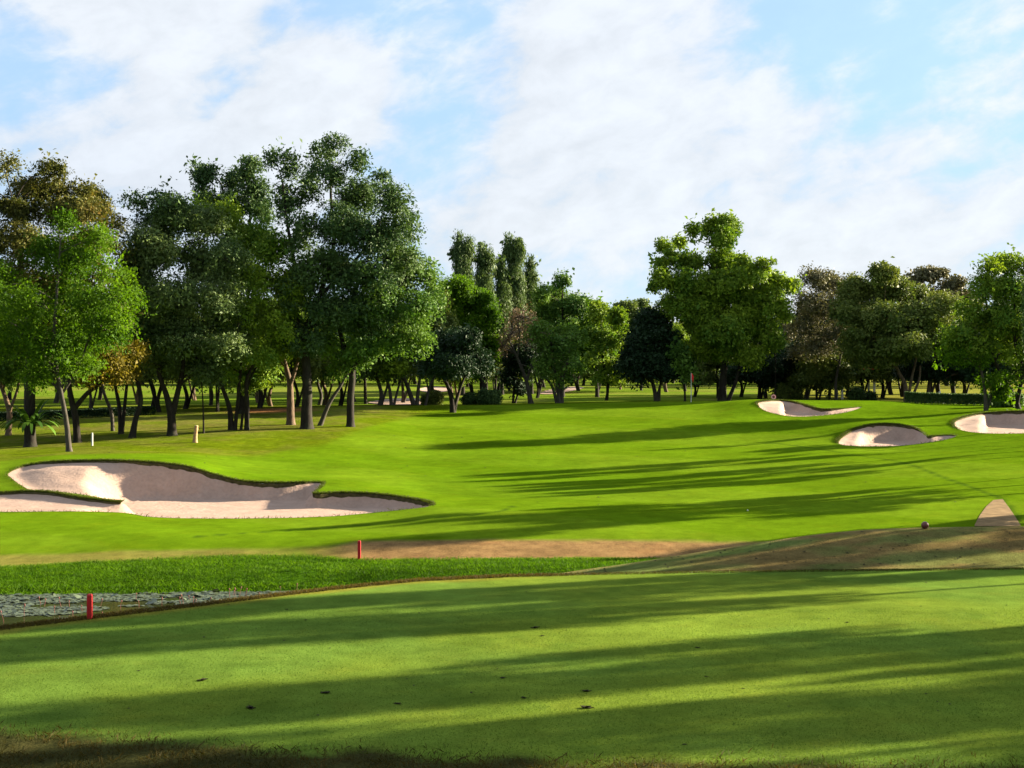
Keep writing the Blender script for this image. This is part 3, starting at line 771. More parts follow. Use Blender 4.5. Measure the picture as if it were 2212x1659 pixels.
BT('broadleaf_tree', 'olive tree with fanned grey trunks beside the small round tree', 121,
   [[(895,872,.22),(880,835,.17),(866,805,.12),(850,780,.08)], [(900,872,.18),(905,830,.14),(912,790,.1)], [(918,872,.12),(930,830,.1),(948,800,.06)]],
   [(880,760,46,34),(925,745,46,36),(950,700,46,44),(900,700,46,40),(935,655,36,34),(860,790,30,20)], 'olive', 'barkgrey', seed=27)
BT('broadleaf_tree', 'sunlit yellow green canopy rising above the small round tree', 126,
   [[(1043,866,.26),(1040,820,.22),(1030,770,.17),(1010,700,.1)], [(1041,835,.16),(1050,770,.12),(1052,700,.07)]],
   [(985,628,40,28),(1030,652,46,32),(960,680,40,38),(1010,715,54,38),(1055,690,30,38),(1060,750,30,34),(1005,770,46,30),(950,640,26,24),(1040,790,34,22)],
   'bright', 'bark', dens=.66, seed=28)
BT('round_tree', 'small round dark tree standing alone at the edge of the lawn', 112,
   [[(978,890,.25),(975,858,.2),(966,832,.15),(950,800,.1)], [(976,864,.14),(1000,822,.1),(1020,785,.07)], [(982,888,.09),(990,850,.08),(998,800,.05)]],
   [(985,742,56,30),(940,772,34,26),(1025,768,32,26),(980,785,58,26),(960,738,30,24),(1012,734,30,22),(920,790,18,16),(1045,785,16,20)],
   'blackgreen', 'bark', dens=.85, seed=29)
for i, (x, lb, lab) in enumerate([
    (1000, [(991,545,9,32),(1012,535,10,25),(1000,585,15,45),(1008,630,17,50),(1000,690,19,60),(1000,750,20,50)], 'double topped drooping columnar tree standing apart from the other columns'),
    (1050, [(1040,558,8,24),(1056,560,9,26),(1046,610,15,50),(1054,670,17,55),(1050,740,17,50)], 'short drooping columnar tree with a blunt twin tip'),
    (1084, [(1080,588,8,24),(1086,640,14,50),(1084,710,17,55),(1084,770,17,44)], 'lowest drooping columnar tree hidden to its waist by its neighbours'),
    (1115, [(1099,548,9,28),(1119,545,11,35),(1110,605,18,50),(1120,660,17,55),(1114,730,19,55)], 'tallest pointed drooping columnar tree of the cluster'),
    (1148, [(1145,600,9,32),(1149,655,13,50),(1152,720,16,50),(1148,770,16,40)], 'slim drooping columnar tree at the sunny end of the cluster')]):
    lb = [(a, b + 3, rx * 1.4, rz) for a, b, rx, rz in lb] + [(lb[0][0] + 1, lb[0][1] - lb[0][3] * .9, lb[0][2] * .6, lb[0][3] * .5)]
    BT('columnar_tree', lab, 168 + 2 * i, [[(x, 862, .22), (x, 760, .18), (x, 640, .12), (x, 560, .05)]], lb, 'weep', 'bark',
       dens=.7, cs=.85, m=22, droop=1.1, ls=.42, seed=40 + i, deep=.35, group='drooping columnar trees')
BT('bare_tree', 'half bare tree with a pale crooked trunk and pinkish twigs', 126,
   [[(1147,866,.24),(1138,826,.18),(1118,775,.12),(1098,730,.06)], [(1138,826,.12),(1150,780,.1),(1168,738,.05)], [(1118,775,.08),(1122,720,.05),(1115,690,.03)]],
   [(1108,720,34,34),(1150,715,34,36),(1085,745,22,24),(1175,740,24,28),(1130,685,34,26)], 'pink', 'barkgrey', dens=.4, m=14, twigs=.9, ls=.2, twig_r=1.6, core=1.2, seed=51)
BT('shrubby_tree', 'dark shrubby tree under the half bare one', 130,
   [[(1108,866,.12),(1110,835,.1),(1112,800,.07)], [(1112,866,.1),(1125,830,.07)]],
   [(1110,770,26,34),(1135,790,26,26),(1098,815,20,22),(1125,835,14,12),(1150,760,30,34)], 'blackgreen', 'bark', seed=52)
BT('broadleaf_tree', 'grey green tree with twin pale trunks leaning together', 125,
   [[(1208,870,.24),(1206,835,.2),(1196,795,.13),(1180,750,.08)], [(1204,868,.16),(1190,830,.12),(1160,800,.08),(1120,785,.04)], [(1214,868,.14),(1216,820,.1),(1228,770,.06)]],
   [(1200,745,44,34),(1175,785,38,26),(1230,785,36,30),(1215,815,30,16),(1165,720,34,30),(1240,730,32,34)], 'mid', 'barkgrey', dens=.45, m=22, twigs=.7, core=1.2, seed=53)
BT('broadleaf_tree', 'tiered green tree with a rounded top next to the columnar cluster', 162,
   [[(1215,862,.25),(1215,780,.2),(1215,690,.12),(1215,610,.05)]],
   [(1215,608,18,18),(1195,640,30,24),(1237,655,40,26),(1180,682,30,30),(1212,715,50,36),(1266,672,26,22),(1250,752,50,36),(1170,640,14,26),(1190,775,40,26)], 'mid', 'bark', dens=.8, cs=1.2, ls=.36, seed=54)
BT('broadleaf_tree', 'low spreading green tree with one sprig above its crown', 158,
   [[(1290,860,.22),(1288,800,.18),(1285,720,.1),(1283,650,.03)]],
   [(1283,662,14,12),(1290,700,38,28),(1262,735,36,28),(1318,690,24,22),(1300,745,34,26),(1245,775,34,24)], 'bright', 'bark', dens=.8, cs=1.2, ls=.36, seed=55)
BT('slender_tree', 'slender yellow green tree on a single dark stem in the lawn gap', 136,
   [[(1310,872,.17),(1312,838,.13),(1304,785,.1),(1298,700,.05)], [(1312,840,.09),(1320,770,.06),(1326,700,.03)]],
   [(1295,672,26,24),(1330,690,21,26),(1276,720,21,25),(1310,738,31,30),(1344,735,15,20),(1282,778,21,22),(1324,788,24,20),(1300,815,26,12),(1338,815,12,10)], 'yellowmid', 'bark', dens=.6, seed=56)
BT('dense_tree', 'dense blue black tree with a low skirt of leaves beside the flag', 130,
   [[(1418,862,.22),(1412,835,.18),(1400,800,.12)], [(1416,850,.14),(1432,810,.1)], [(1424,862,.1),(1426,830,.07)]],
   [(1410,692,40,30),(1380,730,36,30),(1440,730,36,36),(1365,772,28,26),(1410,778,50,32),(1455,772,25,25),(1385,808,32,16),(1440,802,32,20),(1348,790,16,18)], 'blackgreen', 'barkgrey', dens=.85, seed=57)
BT('broadleaf_tree', 'tall sunlit tree with a topknot of leaves behind the crest bunker', 129,
   [[(1560,864,.42),(1562,820,.33),(1565,770,.28),(1555,700,.22),(1550,620,.16),(1545,540,.08)], [(1565,770,.18),(1600,700,.13),(1640,640,.07)],
    [(1558,730,.15),(1510,680,.1),(1450,620,.06)], [(1572,864,.2),(1590,820,.15),(1600,770,.1)]],
   [(1530,492,24,17),(1560,486,31,21),(1588,492,20,21),(1490,506,20,15),(1475,516,11,11),(1550,520,26,26),(1438,530,18,17),(1450,555,18,15),(1428,570,13,13),
    (1558,560,36,32),(1495,562,36,22),(1424,605,24,23),(1470,612,40,31),(1530,622,50,36),(1600,600,40,31),(1640,582,24,19),(1670,612,31,24),(1705,615,16,16),
    (1640,650,50,36),(1678,665,24,31),(1460,662,40,31),(1520,692,45,36),(1590,692,50,40),(1650,710,36,36),(1668,740,25,22),(1510,750,36,26),(1618,765,40,25),(1560,760,30,30),(1560,620,50,42),(1620,642,46,38),(1500,652,46,36),(1560,720,56,42),(1595,570,26,22)],
   'yellowmid', 'bark', dens=.75, cs=.95, seed=58, deep=.6)
BT('shrubby_tree', 'leafy young tree glowing green in front of the dense dark one', 127,
   [[(1480,864,.1),(1478,830,.08),(1470,795,.05)]], [(1475,785,22,20),(1462,760,18,16),(1488,805,12,12)], 'mid', 'bark', seed=59)
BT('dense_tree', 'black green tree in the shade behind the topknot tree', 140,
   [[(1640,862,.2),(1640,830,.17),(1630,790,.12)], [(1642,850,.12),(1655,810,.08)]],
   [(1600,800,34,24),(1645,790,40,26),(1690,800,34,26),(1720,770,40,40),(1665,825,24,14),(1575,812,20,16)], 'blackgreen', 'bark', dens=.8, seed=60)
BT('bare_tree', 'grey twiggy thin leaved tree with sky showing through its top', 134,
   [[(1806,862,.16),(1806,822,.13),(1815,770,.1),(1828,700,.07),(1810,620,.03)], [(1815,770,.08),(1780,690,.06),(1760,610,.03)], [(1828,700,.06),(1850,640,.04),(1845,600,.02)]],
   [(1758,602,40,25),(1800,612,46,26),(1740,650,36,36),(1790,662,54,40),(1842,630,36,40),(1728,710,36,36),(1790,728,54,40),(1745,755,36,26)],
   'twig', 'barkgrey', dens=.62, m=17, twigs=.8, ls=.26, twig_r=1.3, core=1.3, seed=61)
BT('shrubby_tree', 'brownish understorey tree below the grey twiggy one', 137,
   [[(1765,862,.12),(1762,830,.1),(1755,790,.06)], [(1768,862,.1),(1780,820,.07),(1795,790,.04)]],
   [(1760,790,40,28),(1800,790,34,26),(1735,815,30,20),(1780,820,40,18),(1715,840,26,16),(1820,820,20,20)], 'olive', 'bark', seed=62)
BT('broadleaf_tree', 'broad olive domed tree with splayed orange lit trunks', 127,
   [[(1958,866,.24),(1955,830,.2),(1940,800,.15),(1925,755,.1),(1910,680,.06)], [(1960,852,.16),(1970,815,.12),(1978,785,.1),(1990,720,.06)], [(1964,862,.14),(1986,822,.11),(1992,790,.09)]],
   [(1900,592,40,21),(1860,622,40,31),(1930,620,55,31),(1990,632,45,31),(1832,672,36,36),(1900,682,70,40),(1980,690,64,40),(2040,655,36,31),(1862,738,54,36),(1940,748,64,36),
    (2020,732,46,36),(1880,775,40,18)], 'olive', 'barktan', dens=.7, seed=63)
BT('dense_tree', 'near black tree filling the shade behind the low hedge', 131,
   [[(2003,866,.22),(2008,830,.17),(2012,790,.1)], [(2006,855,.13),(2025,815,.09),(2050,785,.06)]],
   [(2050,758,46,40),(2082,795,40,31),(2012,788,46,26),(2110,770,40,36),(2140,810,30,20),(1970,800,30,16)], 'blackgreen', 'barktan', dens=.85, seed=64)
BT('broadleaf_tree', 'hazy grey dome rising behind the olive tree', 152,
   [[(2010,862,.22),(2010,760,.16),(2010,660,.1),(2010,600,.04)]],
   [(2010,592,40,12),(2058,612,26,16),(1978,602,24,12),(2050,642,46,26),(2090,650,30,26)], 'twig', 'bark', dens=.7, m=22, seed=65)
BT('broadleaf_tree', 'vivid green tree on a curved trunk at the picture edge above the bunker', 104,
   [[(2198,888,.3),(2192,860,.24),(2170,820,.18),(2150,780,.14),(2140,740,.1),(2130,640,.06)], [(2193,864,.18),(2206,800,.13),(2190,740,.1),(2185,640,.06)], [(2206,800,.08),(2240,740,.06)]],
   [(2125,578,25,22),(2180,566,40,22),(2235,580,40,26),(2110,622,31,31),(2170,622,50,36),(2240,642,50,45),(2096,672,36,31),(2150,690,54,40),(2212,708,54,40),(2062,722,36,26),
    (2110,742,40,26),(2275,720,46,55),(2180,762,40,20),(2240,790,40,24)], 'yellowmid', 'bark', dens=.7, seed=66, deep=.35)
BT('slender_tree', 'thin double stemmed tree with light leaves behind the edge bunker', 103,
   [[(2130,887,.16),(2128,850,.13),(2120,800,.1),(2104,755,.07)], [(2130,872,.1),(2150,838,.07),(2158,810,.04)]],
   [(2080,735,30,22),(2150,822,34,22),(2110,770,28,20),(2165,845,20,14),(2060,770,18,14)], 'bright', 'barkgrey', seed=67)
for i, (x, lb, lab) in enumerate([(1355, [(1350,668,26,15),(1368,692,30,22),(1338,705,20,20)], 'hazy pale tree top in the sky gap'),
                                  (1385, [(1386,664,22,17),(1400,690,26,22),(1380,715,30,20)], 'hazy tree top just touching the dense dark tree')]):
    BT('hazy_tree', lab, 300 + 15 * i, [[(x, 840, .3), (x, 760, .25), (x, 690, .12)]], lb, 'far', 'bark', dens=1.0, cs=1.8, m=34, ls=.7, seed=70 + i)

# ------------------------------------------------------------------ trees that repeat
def copy_thing(root, x, D, rz, s, label, group):
    r = root.copy(); COL.objects.link(r)
    r.location = (x, D, g1(x, D)); r.rotation_euler = (0, 0, rz); r.scale = (s, s, s * random.uniform(.92, 1.12))
    r['label'] = label; r['group'] = group
    for ch in root.children:
        c = ch.copy(); COL.objects.link(c); c.parent = r
    return r
random.seed(5)
def lattice(bx, by, w, h, n, r, seed):
    q = random.Random(seed); out = []
    for i in range(n):
        a = q.uniform(0, 2 * PI); t = math.sqrt(q.random())
        out.append((bx + math.cos(a) * w * t, by + math.sin(a) * h * t, r * q.uniform(.75, 1.25), r * q.uniform(.55, .9)))
    return out
WL = 'slim trunked tree in the shaded grove between the front trees and sunny lawn'
WG = 'grove trees behind the front row'
prot = []
for i, (x, mt, bk, nm) in enumerate([(560, 'mid', 'bark', 'grove_tree'), (820, 'dark', 'barkgrey', 'grove_tree'), (330, 'olive', 'bark', 'grove_tree'), (700, 'yellowmid', 'barktan', 'grove_tree')]):
    D = 116 + 4 * i; f = 882 - 3 * i
    prot.append(BT(nm, WL, D, [[(x, f, .2), (x + 4, 850, .17), (x - 6, 815, .13), (x - 16, 770, .08)], [(x + 3, 858, .12), (x + 22, 815, .09), (x + 34, 770, .05)]],
        lattice(x, 725, 85, 65, 12, 36, 100 + i) + [(x - 30, 790, 36, 16), (x + 34, 786, 36, 16)], mt, bk, dens=.5, cs=1.15, m=30, ls=.3, seed=80 + i, group=WG))
for k, (x, D, s) in enumerate([(-90,104,1),(-30,112,.9),(60,128,1.05),(120,140,1.1),(195,122,.8),(215,150,1.1),(300,134,.95),(345,112,.8),(400,118,.95),(455,128,.9),(470,111,.7),(535,106,.75),(585,124,.9),
      (640,118,.8),(690,130,.95),(735,122,.85),(790,134,.9),(560,140,1.0),(660,150,1.05),(765,146,1.0),(870,140,.95),(930,148,.9),(985,140,.8),(1070,150,.8),(1160,156,.8),(-140,120,1.1),(20,150,1.2),(150,160,1.2),(420,150,1.1)]):
    copy_thing(prot[(k * 3 + k // 4) % 4], X_at(x, D), D, random.uniform(0, 6.28), s, WL, WG)
EL = 'tree in the dark wood edge behind the crest bunker and the low hedge'
EG = 'wood edge trees'
pe = []
for i, (x, mt) in enumerate([(1740, 'blackgreen'), (1860, 'olive'), (2080, 'dark')]):
    D = 146 + 4 * i
    pe.append(BT('wood_edge_tree', EL, D, [[(x, 862, .22), (x + 3, 835, .18), (x - 6, 800, .12), (x - 10, 760, .07)], [(x + 3, 845, .12), (x + 20, 805, .08)]],
        lattice(x, 730, 66, 62, 12, 32, 200 + i) + [(x - 22, 800, 34, 18), (x + 26, 796, 34, 18)], mt, 'bark', dens=.62, cs=1.2, m=32, ls=.34, seed=90 + i, group=EG))
for k, (x, D, s) in enumerate([(1500,158,.72),(1550,150,.7),(1600,160,.8),(1655,152,.8),(1700,160,.95),(1790,150,.9),(1830,160,1.0),(1905,152,.9),(1950,160,1.0),(2030,158,1.0),(2120,152,.95),(2170,144,.9),(2215,152,1.0),
      (2260,130,1.0),(2300,142,1.1),(2250,128,.85),(1925,172,1.1),(2060,176,1.1),(1770,176,1.1),(2330,134,1.0)]):
    copy_thing(pe[k % 3], X_at(x, D), D, random.uniform(0, 6.28), s, EL, EG)
FL = 'small looking tree of the far wood closing the view beyond the lawns'
FG = 'far wood trees'
pf = []
for i, (x, mt) in enumerate([(1260, 'far'), (1700, 'dark'), (300, 'mid')]):
    D = 262 + 10 * i
    pf.append(BT('far_tree', FL, D, [[(x, 845, .3), (x + 2, 815, .22), (x - 2, 780, .12)]],
        lattice(x, 748, 46, 42, 10, 26, 300 + i) + [(x - 20, 796, 24, 14), (x + 20, 796, 24, 14)], mt, 'bark', dens=.9, cs=1.7, m=26, ls=.6, seed=95 + i, group=FG, twigs=0.1))
q = random.Random(9)
for k in range(92):
    x = -420 + k * 33 + q.uniform(-14, 14); D = q.uniform(235, 400)
    if 1240 < x < 1420: D = q.uniform(330, 420)
    copy_thing(pf[(k * 7 // 3) % 3], X_at(x, D), D, q.uniform(0, 6.28), q.uniform(.8, 1.25), FL, FG)

# a belt of trees that closes the middle of the view behind the green
for k, (x, D, s) in enumerate([(935,176,1.1),(975,186,1.2),(1020,178,1.1),(1075,190,1.2),(1120,180,1.1),(1165,196,1.25),(1205,184,1.1),(1250,200,1.2),(1290,190,1.05),(1340,215,1.05),(1385,205,1.0),(1440,190,1.1),(1480,200,1.1)]):
    copy_thing(prot[(0, 3, 0, 2, 3)[k % 5]], X_at(x, D), D, random.uniform(0, 6.28), s, 'mid green tree of the belt standing behind the putting green and half bare tree', 'belt of trees behind the green')

# trees beyond the picture edge, whose long shadows lie on the tee and the fairway
SL = 'tree standing beyond the picture edge, seen only by its long shadow on turf'
SG = 'trees outside the frame that shade the turf'
ca, sa = math.cos(SUN_AZ), math.sin(SUN_AZ)
sp = []
for i, mt in enumerate(['mid', 'dark']):
    D = 60 + 8 * i; x0 = 2330 / 1.0
    x = (40 * F / D + 512) / S
    kk = D * S / F
    def up(h): return 384 / S + (CAMZ - g1(40, D) - h) / kk
    hh = 12.0
    lob = []
    qq = random.Random(50 + i)
    for t in range(11):
        a = qq.uniform(0, 2 * PI); h = qq.uniform(4.2, hh - 1)
        w = 2.6 * math.sin(PI * min(1, (h - 2.5) / (hh - 2.2))) ** .6
        lob.append((x + math.cos(a) * w * .7 / kk, up(h), 1.25 / kk, 1.1 / kk))
    sp.append(BT('shade_tree', SL, D, [[(x, up(0), .22), (x, up(3), .18), (x + 3, up(6), .13), (x, up(10), .06)]], lob, mt, 'bark', dens=.5, cs=1.0, m=26, ls=.26, seed=400 + i, group=SG))
k = 0
for v, u, h, wd in SHADE:
    X = u * ca - v * sa; Y = u * sa + v * ca
    if k < 2:
        r = sp[k]; r.location = (X, Y, g1(X, Y)); r.scale = (wd, wd, h)
    else:
        r = copy_thing(sp[k % 2], X, Y, random.uniform(0, 6.28), 1.0, SL, SG); r.scale = (wd, wd, h)
    k += 1

# ------------------------------------------------------------------ bird's nest fern on the ivy trunk
def strap_leaf(V, Fq, o, az, el, L, w, n=7):
    p = np.array(o, float); b0 = len(V)
    d = np.array([math.cos(az) * math.cos(el), math.sin(az) * math.cos(el), math.sin(el)])
    side = np.array([-math.sin(az), math.cos(az), 0])
    for i in range(n + 1):
        t = i / n; ww = w * (0.35 + 1.2 * t) * (1 - t) ** .55 * 1.35 + .004
        V.append(p - side * ww); V.append(p + side * ww)
        p = p + d * L / n; d = d - np.array([0, 0, 0.26 * (0.6 + t)]); d /= np.linalg.norm(d)
    for i in range(n): Fq.append((b0 + 2 * i, b0 + 2 * i + 1, b0 + 2 * i + 3, b0 + 2 * i + 2))
fx, fD = X_at(67, 84), 84.0
fz = CAMZ - (915 * S - 384) / F * fD
V, Fq = [], []
for i in range(56):
    strap_leaf(V, Fq, (0.3 * math.cos(i * 2.4), 0.3 * math.sin(i * 2.4), 0), i * 2.4, random.uniform(.15, 1.35), random.uniform(1.35, 2.2), random.uniform(.09, .15))
me = mesh_np('fronds', V, np.array(Fq), M['fern'])
at = me.attributes.new('tint', 'FLOAT', 'FACE'); at.data.foreach_set('value', np.repeat(rng.uniform(0, 1, 56), 7).astype(np.float32))
tag(obj('nest_fern', me, None, (fx, fD - .05, fz)), "large bird's nest fern with arching strap leaves growing on the ivy covered trunk", 'fern')

# ------------------------------------------------------------------ stakes, stump, flag, markers
def box(V, Fq, x0, x1, y0, y1, z0, z1):
    b = len(V)
    V += [(x0,y0,z0),(x1,y0,z0),(x1,y1,z0),(x0,y1,z0),(x0,y0,z1),(x1,y0,z1),(x1,y1,z1),(x0,y1,z1)]
    Fq += [tuple(b + i for i in f) for f in ((0,3,2,1),(4,5,6,7),(0,1,5,4),(1,2,6,5),(2,3,7,6),(3,0,4,7))]
def bevel(o, w, n=2):
    md = o.modifiers.new('bevel', 'BEVEL'); md.width = w; md.segments = n; md.limit_method = 'ANGLE'
M['redpaint'] = simple_mat('red_paint', (0.36, 0.005, 0.007), 0.55, 0.35, 0.2, 14)
M['whitepaint'] = simple_mat('white_paint', (0.5, 0.49, 0.45), 0.6, 0.3, 0.1, 14)
M['wood'] = simple_mat('weathered_wood', (0.36, 0.22, 0.11), 0.9, 0.1, 0.35, 7, .5)
M['ballred'] = simple_mat('marker_wood', (0.11, 0.028, 0.022), 0.45, 0.4, 0.3, 20, .2)
M['metal'] = simple_mat('painted_metal', (0.35, 0.35, 0.34), 0.5, 0.4, 0.1, 10)
M['flagred'] = simple_mat('flag_cloth', (0.62, 0.03, 0.03), 0.8, 0.1, 0.1, 10)
M['orange'] = simple_mat('orange_tile', (0.55, 0.13, 0.05), 0.8, 0.1, 0.25, 6)
M['lampglass'] = simple_mat('lamp_globe', (0.62, 0.36, 0.24), 0.4, 0.4, 0.1, 6)
M['pad'] = simple_mat('lily_pad', (0.060, 0.078, 0.042), 0.4, 0.4, 0.45, 3)
M['lotus'] = simple_mat('lotus_stem', (0.14, 0.05, 0.042), 0.7, 0.2, 0.3, 9)
M['deadleaf'] = simple_mat('dead_leaf', (0.034, 0.032, 0.014), 0.9, 0.1, 0.4, 9)

def stake(x, y, D, h, w, mat, name, label, group=None):
    X = X_at(x, D); z = g1(X, D)
    root = empty(name, (X, D, z), label, 'stake', group)
    V, Fq = [], []; box(V, Fq, -w/2, w/2, -w/2, w/2, -.25, h - .03)
    o = obj('post', mesh_py('post', V, Fq, M[mat]), root); bevel(o, w * .1)
    V, Fq = [], []
    b = w / 2 * 1.0
    V = [(-b,-b,0),(b,-b,0),(b,b,0),(-b,b,0),(-b*.7,-b*.7,.03),(b*.7,-b*.7,.03),(b*.7,b*.7,.03),(-b*.7,b*.7,.03)]
    Fq = [(0,3,2,1),(4,5,6,7),(0,1,5,4),(1,2,6,5),(2,3,7,6),(3,0,4,7)]
    obj('chamfered_top', mesh_py('chamfered_top', V, Fq, M[mat]), root, (0, 0, h - .03))
    return root
sx, sD = hit(194, 1337)
stake(194, 0, sD, 0.50 * sD / 28.2, 0.095, 'redpaint', 'red_stake', 'large red hazard stake at the brink of the tee before the pond', 'red hazard stakes')
sx, sD = hit(776, 1208, 42)
stake(776, 0, sD, 40 * S / F * sD, 0.10, 'redpaint', 'red_stake', 'small red hazard stake on the grassy bank by the dry belt', 'red hazard stakes')
sx, sD = hit(199, 963, 60)
stake(199, 0, sD, 28 * S / F * sD, 0.09, 'whitepaint', 'white_stake', 'white boundary stake in the rough beside the bright green tree')
stake(2030, 0, 123, 1.1, 0.16, 'whitepaint', 'white_stake', 'white post standing under the trees behind the low hedge')

sx, sD = hit(421, 956, 60)
tb = Tubes()
pp, rd = curve([(0, 0, -.2), (0.02, 0, .25), (.05, .02, .65), (.09, 0, 1.02)], [.17, .14, .125, .115], 4)
tb.add(pp, rd * (1 + .06 * rng.normal(size=len(rd))), 9)
root = empty('wooden_stump', (sx, sD, g1(sx, sD)), 'leaning sawn off wooden stump standing in the rough', 'stump')
obj('stem', tb.build('stem', M['wood']), root)
tb = Tubes(); tb.add([(.09, 0, 1.0), (.092, 0, 1.03), (.093, 0, 1.035)], [.117, .11, .004], 9)
obj('cut_top', tb.build('cut_top', simple_mat('cut_wood', (.55, .40, .24), .9, .1, .15, 12)), root)

# flagstick
fD_ = 121.0; X = X_at(1493, fD_); z = g1(X, fD_)
root = empty('flagstick', (X, fD_, z), 'flagstick with a small limp red flag on the putting green', 'golf flag')
tb = Tubes(); tb.add([(0, 0, -.1), (0, 0, 1.2), (0, 0, 2.5)], [.035, .03, .026], 8)
obj('pole', tb.build('pole', M['whitepaint']), root)
n1, n2 = 9, 7; V = []; Fq = []
for i in range(n1):
    for j in range(n2):
        u = i / (n1 - 1); v = j / (n2 - 1)
        V.append((.03 + .20 * u * (1 - .25 * v), .06 * math.sin(u * 7 + v) * u, 2.48 - .55 * v - .22 * u + .05 * math.sin(u * 5)))
Fq = [(i*n2+j, i*n2+j+1, (i+1)*n2+j+1, (i+1)*n2+j) for i in range(n1-1) for j in range(n2-1)]
o = obj('flag', mesh_py('flag', V, Fq, M['flagred'], True), root)
md = o.modifiers.new('thick', 'SOLIDIFY'); md.thickness = .01

def ball_mesh(name, r, mat, sq=1.0, nu=20, nv=12):
    V = [(0, 0, -r * sq)]; Fq = []
    for j in range(1, nv):
        t = -PI / 2 + PI * j / nv
        for i in range(nu):
            a = 2 * PI * i / nu; V.append((r * math.cos(t) * math.cos(a), r * math.cos(t) * math.sin(a), r * sq * math.sin(t)))
    V.append((0, 0, r * sq)); e = len(V) - 1
    for i in range(nu):
        Fq.append((0, 1 + (i + 1) % nu, 1 + i)); Fq.append((e, e - nu + i, e - nu + (i + 1) % nu))
    for j in range(nv - 2):
        for i in range(nu):
            a = 1 + j * nu; Fq.append((a + i, a + (i + 1) % nu, a + nu + (i + 1) % nu, a + nu + i))
    return mesh_py(name, V, Fq, mat, True)
def marker(x, y, D, r, label):
    X = X_at(x, D); z = g1(X, D)
    root = empty('tee_marker', (X, D, z), label, 'tee marker', None)
    obj('ball', ball_mesh('ball', r, M['ballred']), root, (0, 0, r * .96))
    tb = Tubes(); tb.add([(0, 0, -.1), (0, 0, .02), (0, 0, r * .3)], [.012, .012, .012], 6)
    obj('spike', tb.build('spike', M['metal']), root)
    return root
marker(1998, 1143, 39.6, 0.105, 'dark red wooden ball marker sitting on the brown mound')
# ring faced marker on the lip of the crest bunker
D = 111.5; X = X_at(1671, D); z = g1(X, D)
root = empty('ring_marker', (X, D, z), 'small pale rimmed disc marker with a dark red centre on the crest bunker lip', 'marker')
def disc(V, Fq, r0, r1, y0, y1, n=20):
    b = len(V)
    for i in range(n):
        a = 2 * PI * i / n; c, s_ = math.cos(a), math.sin(a)
        V += [(r0*c, y0, r0*s_), (r1*c, y0, r1*s_), (r1*c, y1, r1*s_), (r0*c, y1, r0*s_)]
    for i in range(n):
        p = b + 4 * i; q_ = b + 4 * ((i + 1) % n)
        for k in range(4): Fq.append((p + k, p + (k + 1) % 4, q_ + (k + 1) % 4, q_ + k))
V, Fq = [], []; disc(V, Fq, .11, .19, -.02, .02); obj('rim', mesh_py('rim', V, Fq, simple_mat('pink_rim', (.66, .36, .34), .6, .3, .1)), root, (0, 0, .27))
V, Fq = [], []; disc(V, Fq, .001, .115, -.012, .012); obj('centre_disc', mesh_py('centre_disc', V, Fq, M['ballred']), root, (0, 0, .27))
tb = Tubes(); tb.add([(0, 0, -.1), (0, 0, 0), (0, 0, .09)], [.02, .02, .02], 6); obj('post', tb.build('post', M['bark']), root)

# garden lamp in the wood edge
D = 133.0; X = X_at(1675, D); z = g1(X, D); hz = CAMZ - (762 * S - 384) / F * D - z
root = empty('lamp_post', (X, D, z), 'slim lamp post with a pale orange globe under the trees', 'street lamp')
tb = Tubes(); tb.add([(0, 0, -.1), (0, 0, hz * .5), (0, 0, hz)], [.05, .04, .035], 8); obj('pole', tb.build('pole', M['bark']), root)
obj('globe', ball_mesh('globe', .17, M['lampglass']), root, (0, 0, hz + .2))
tb = Tubes(); tb.add([(0, 0, hz + .40), (0, 0, hz + .44), (0, 0, hz + .52)], [.22, .16, .03], 12); obj('cap', tb.build('cap', M['orange']), root)

# tiled pavilion roof glimpsed between the trees
D = 150.0; X = X_at(1848, D); z = g1(X, D); rz_ = CAMZ - (772 * S - 384) / F * D - z
root = empty('pavilion', (X, D, z), 'small pavilion with an orange tiled roof glimpsed among dark trees', 'pavilion')
V = [(-2.2,-1.6,rz_-1.2),(2.2,-1.6,rz_-1.2),(2.2,1.6,rz_-1.2),(-2.2,1.6,rz_-1.2),(-.5,0,rz_),(.5,0,rz_)]
V2_ = [(a, b, c - .12) for a, b, c in V[:4]]
obj('roof', mesh_py('roof', V + V2_, [(0,1,5,4),(1,2,5),(2,3,4,5),(3,0,4),(0,6,7,1),(1,7,8,2),(2,8,9,3),(3,9,6,0),(6,9,8,7)], M['orange']), root)
for i in range(4):
    V, Fq = [], []; a, b = ((-1.7,-1.2),(1.7,-1.2),(1.7,1.2),(-1.7,1.2))[i]; box(V, Fq, a-.1, a+.1, b-.1, b+.1, -.2, rz_ - 1.33); obj('column', mesh_py('column', V, Fq, M['whitepaint']), root)

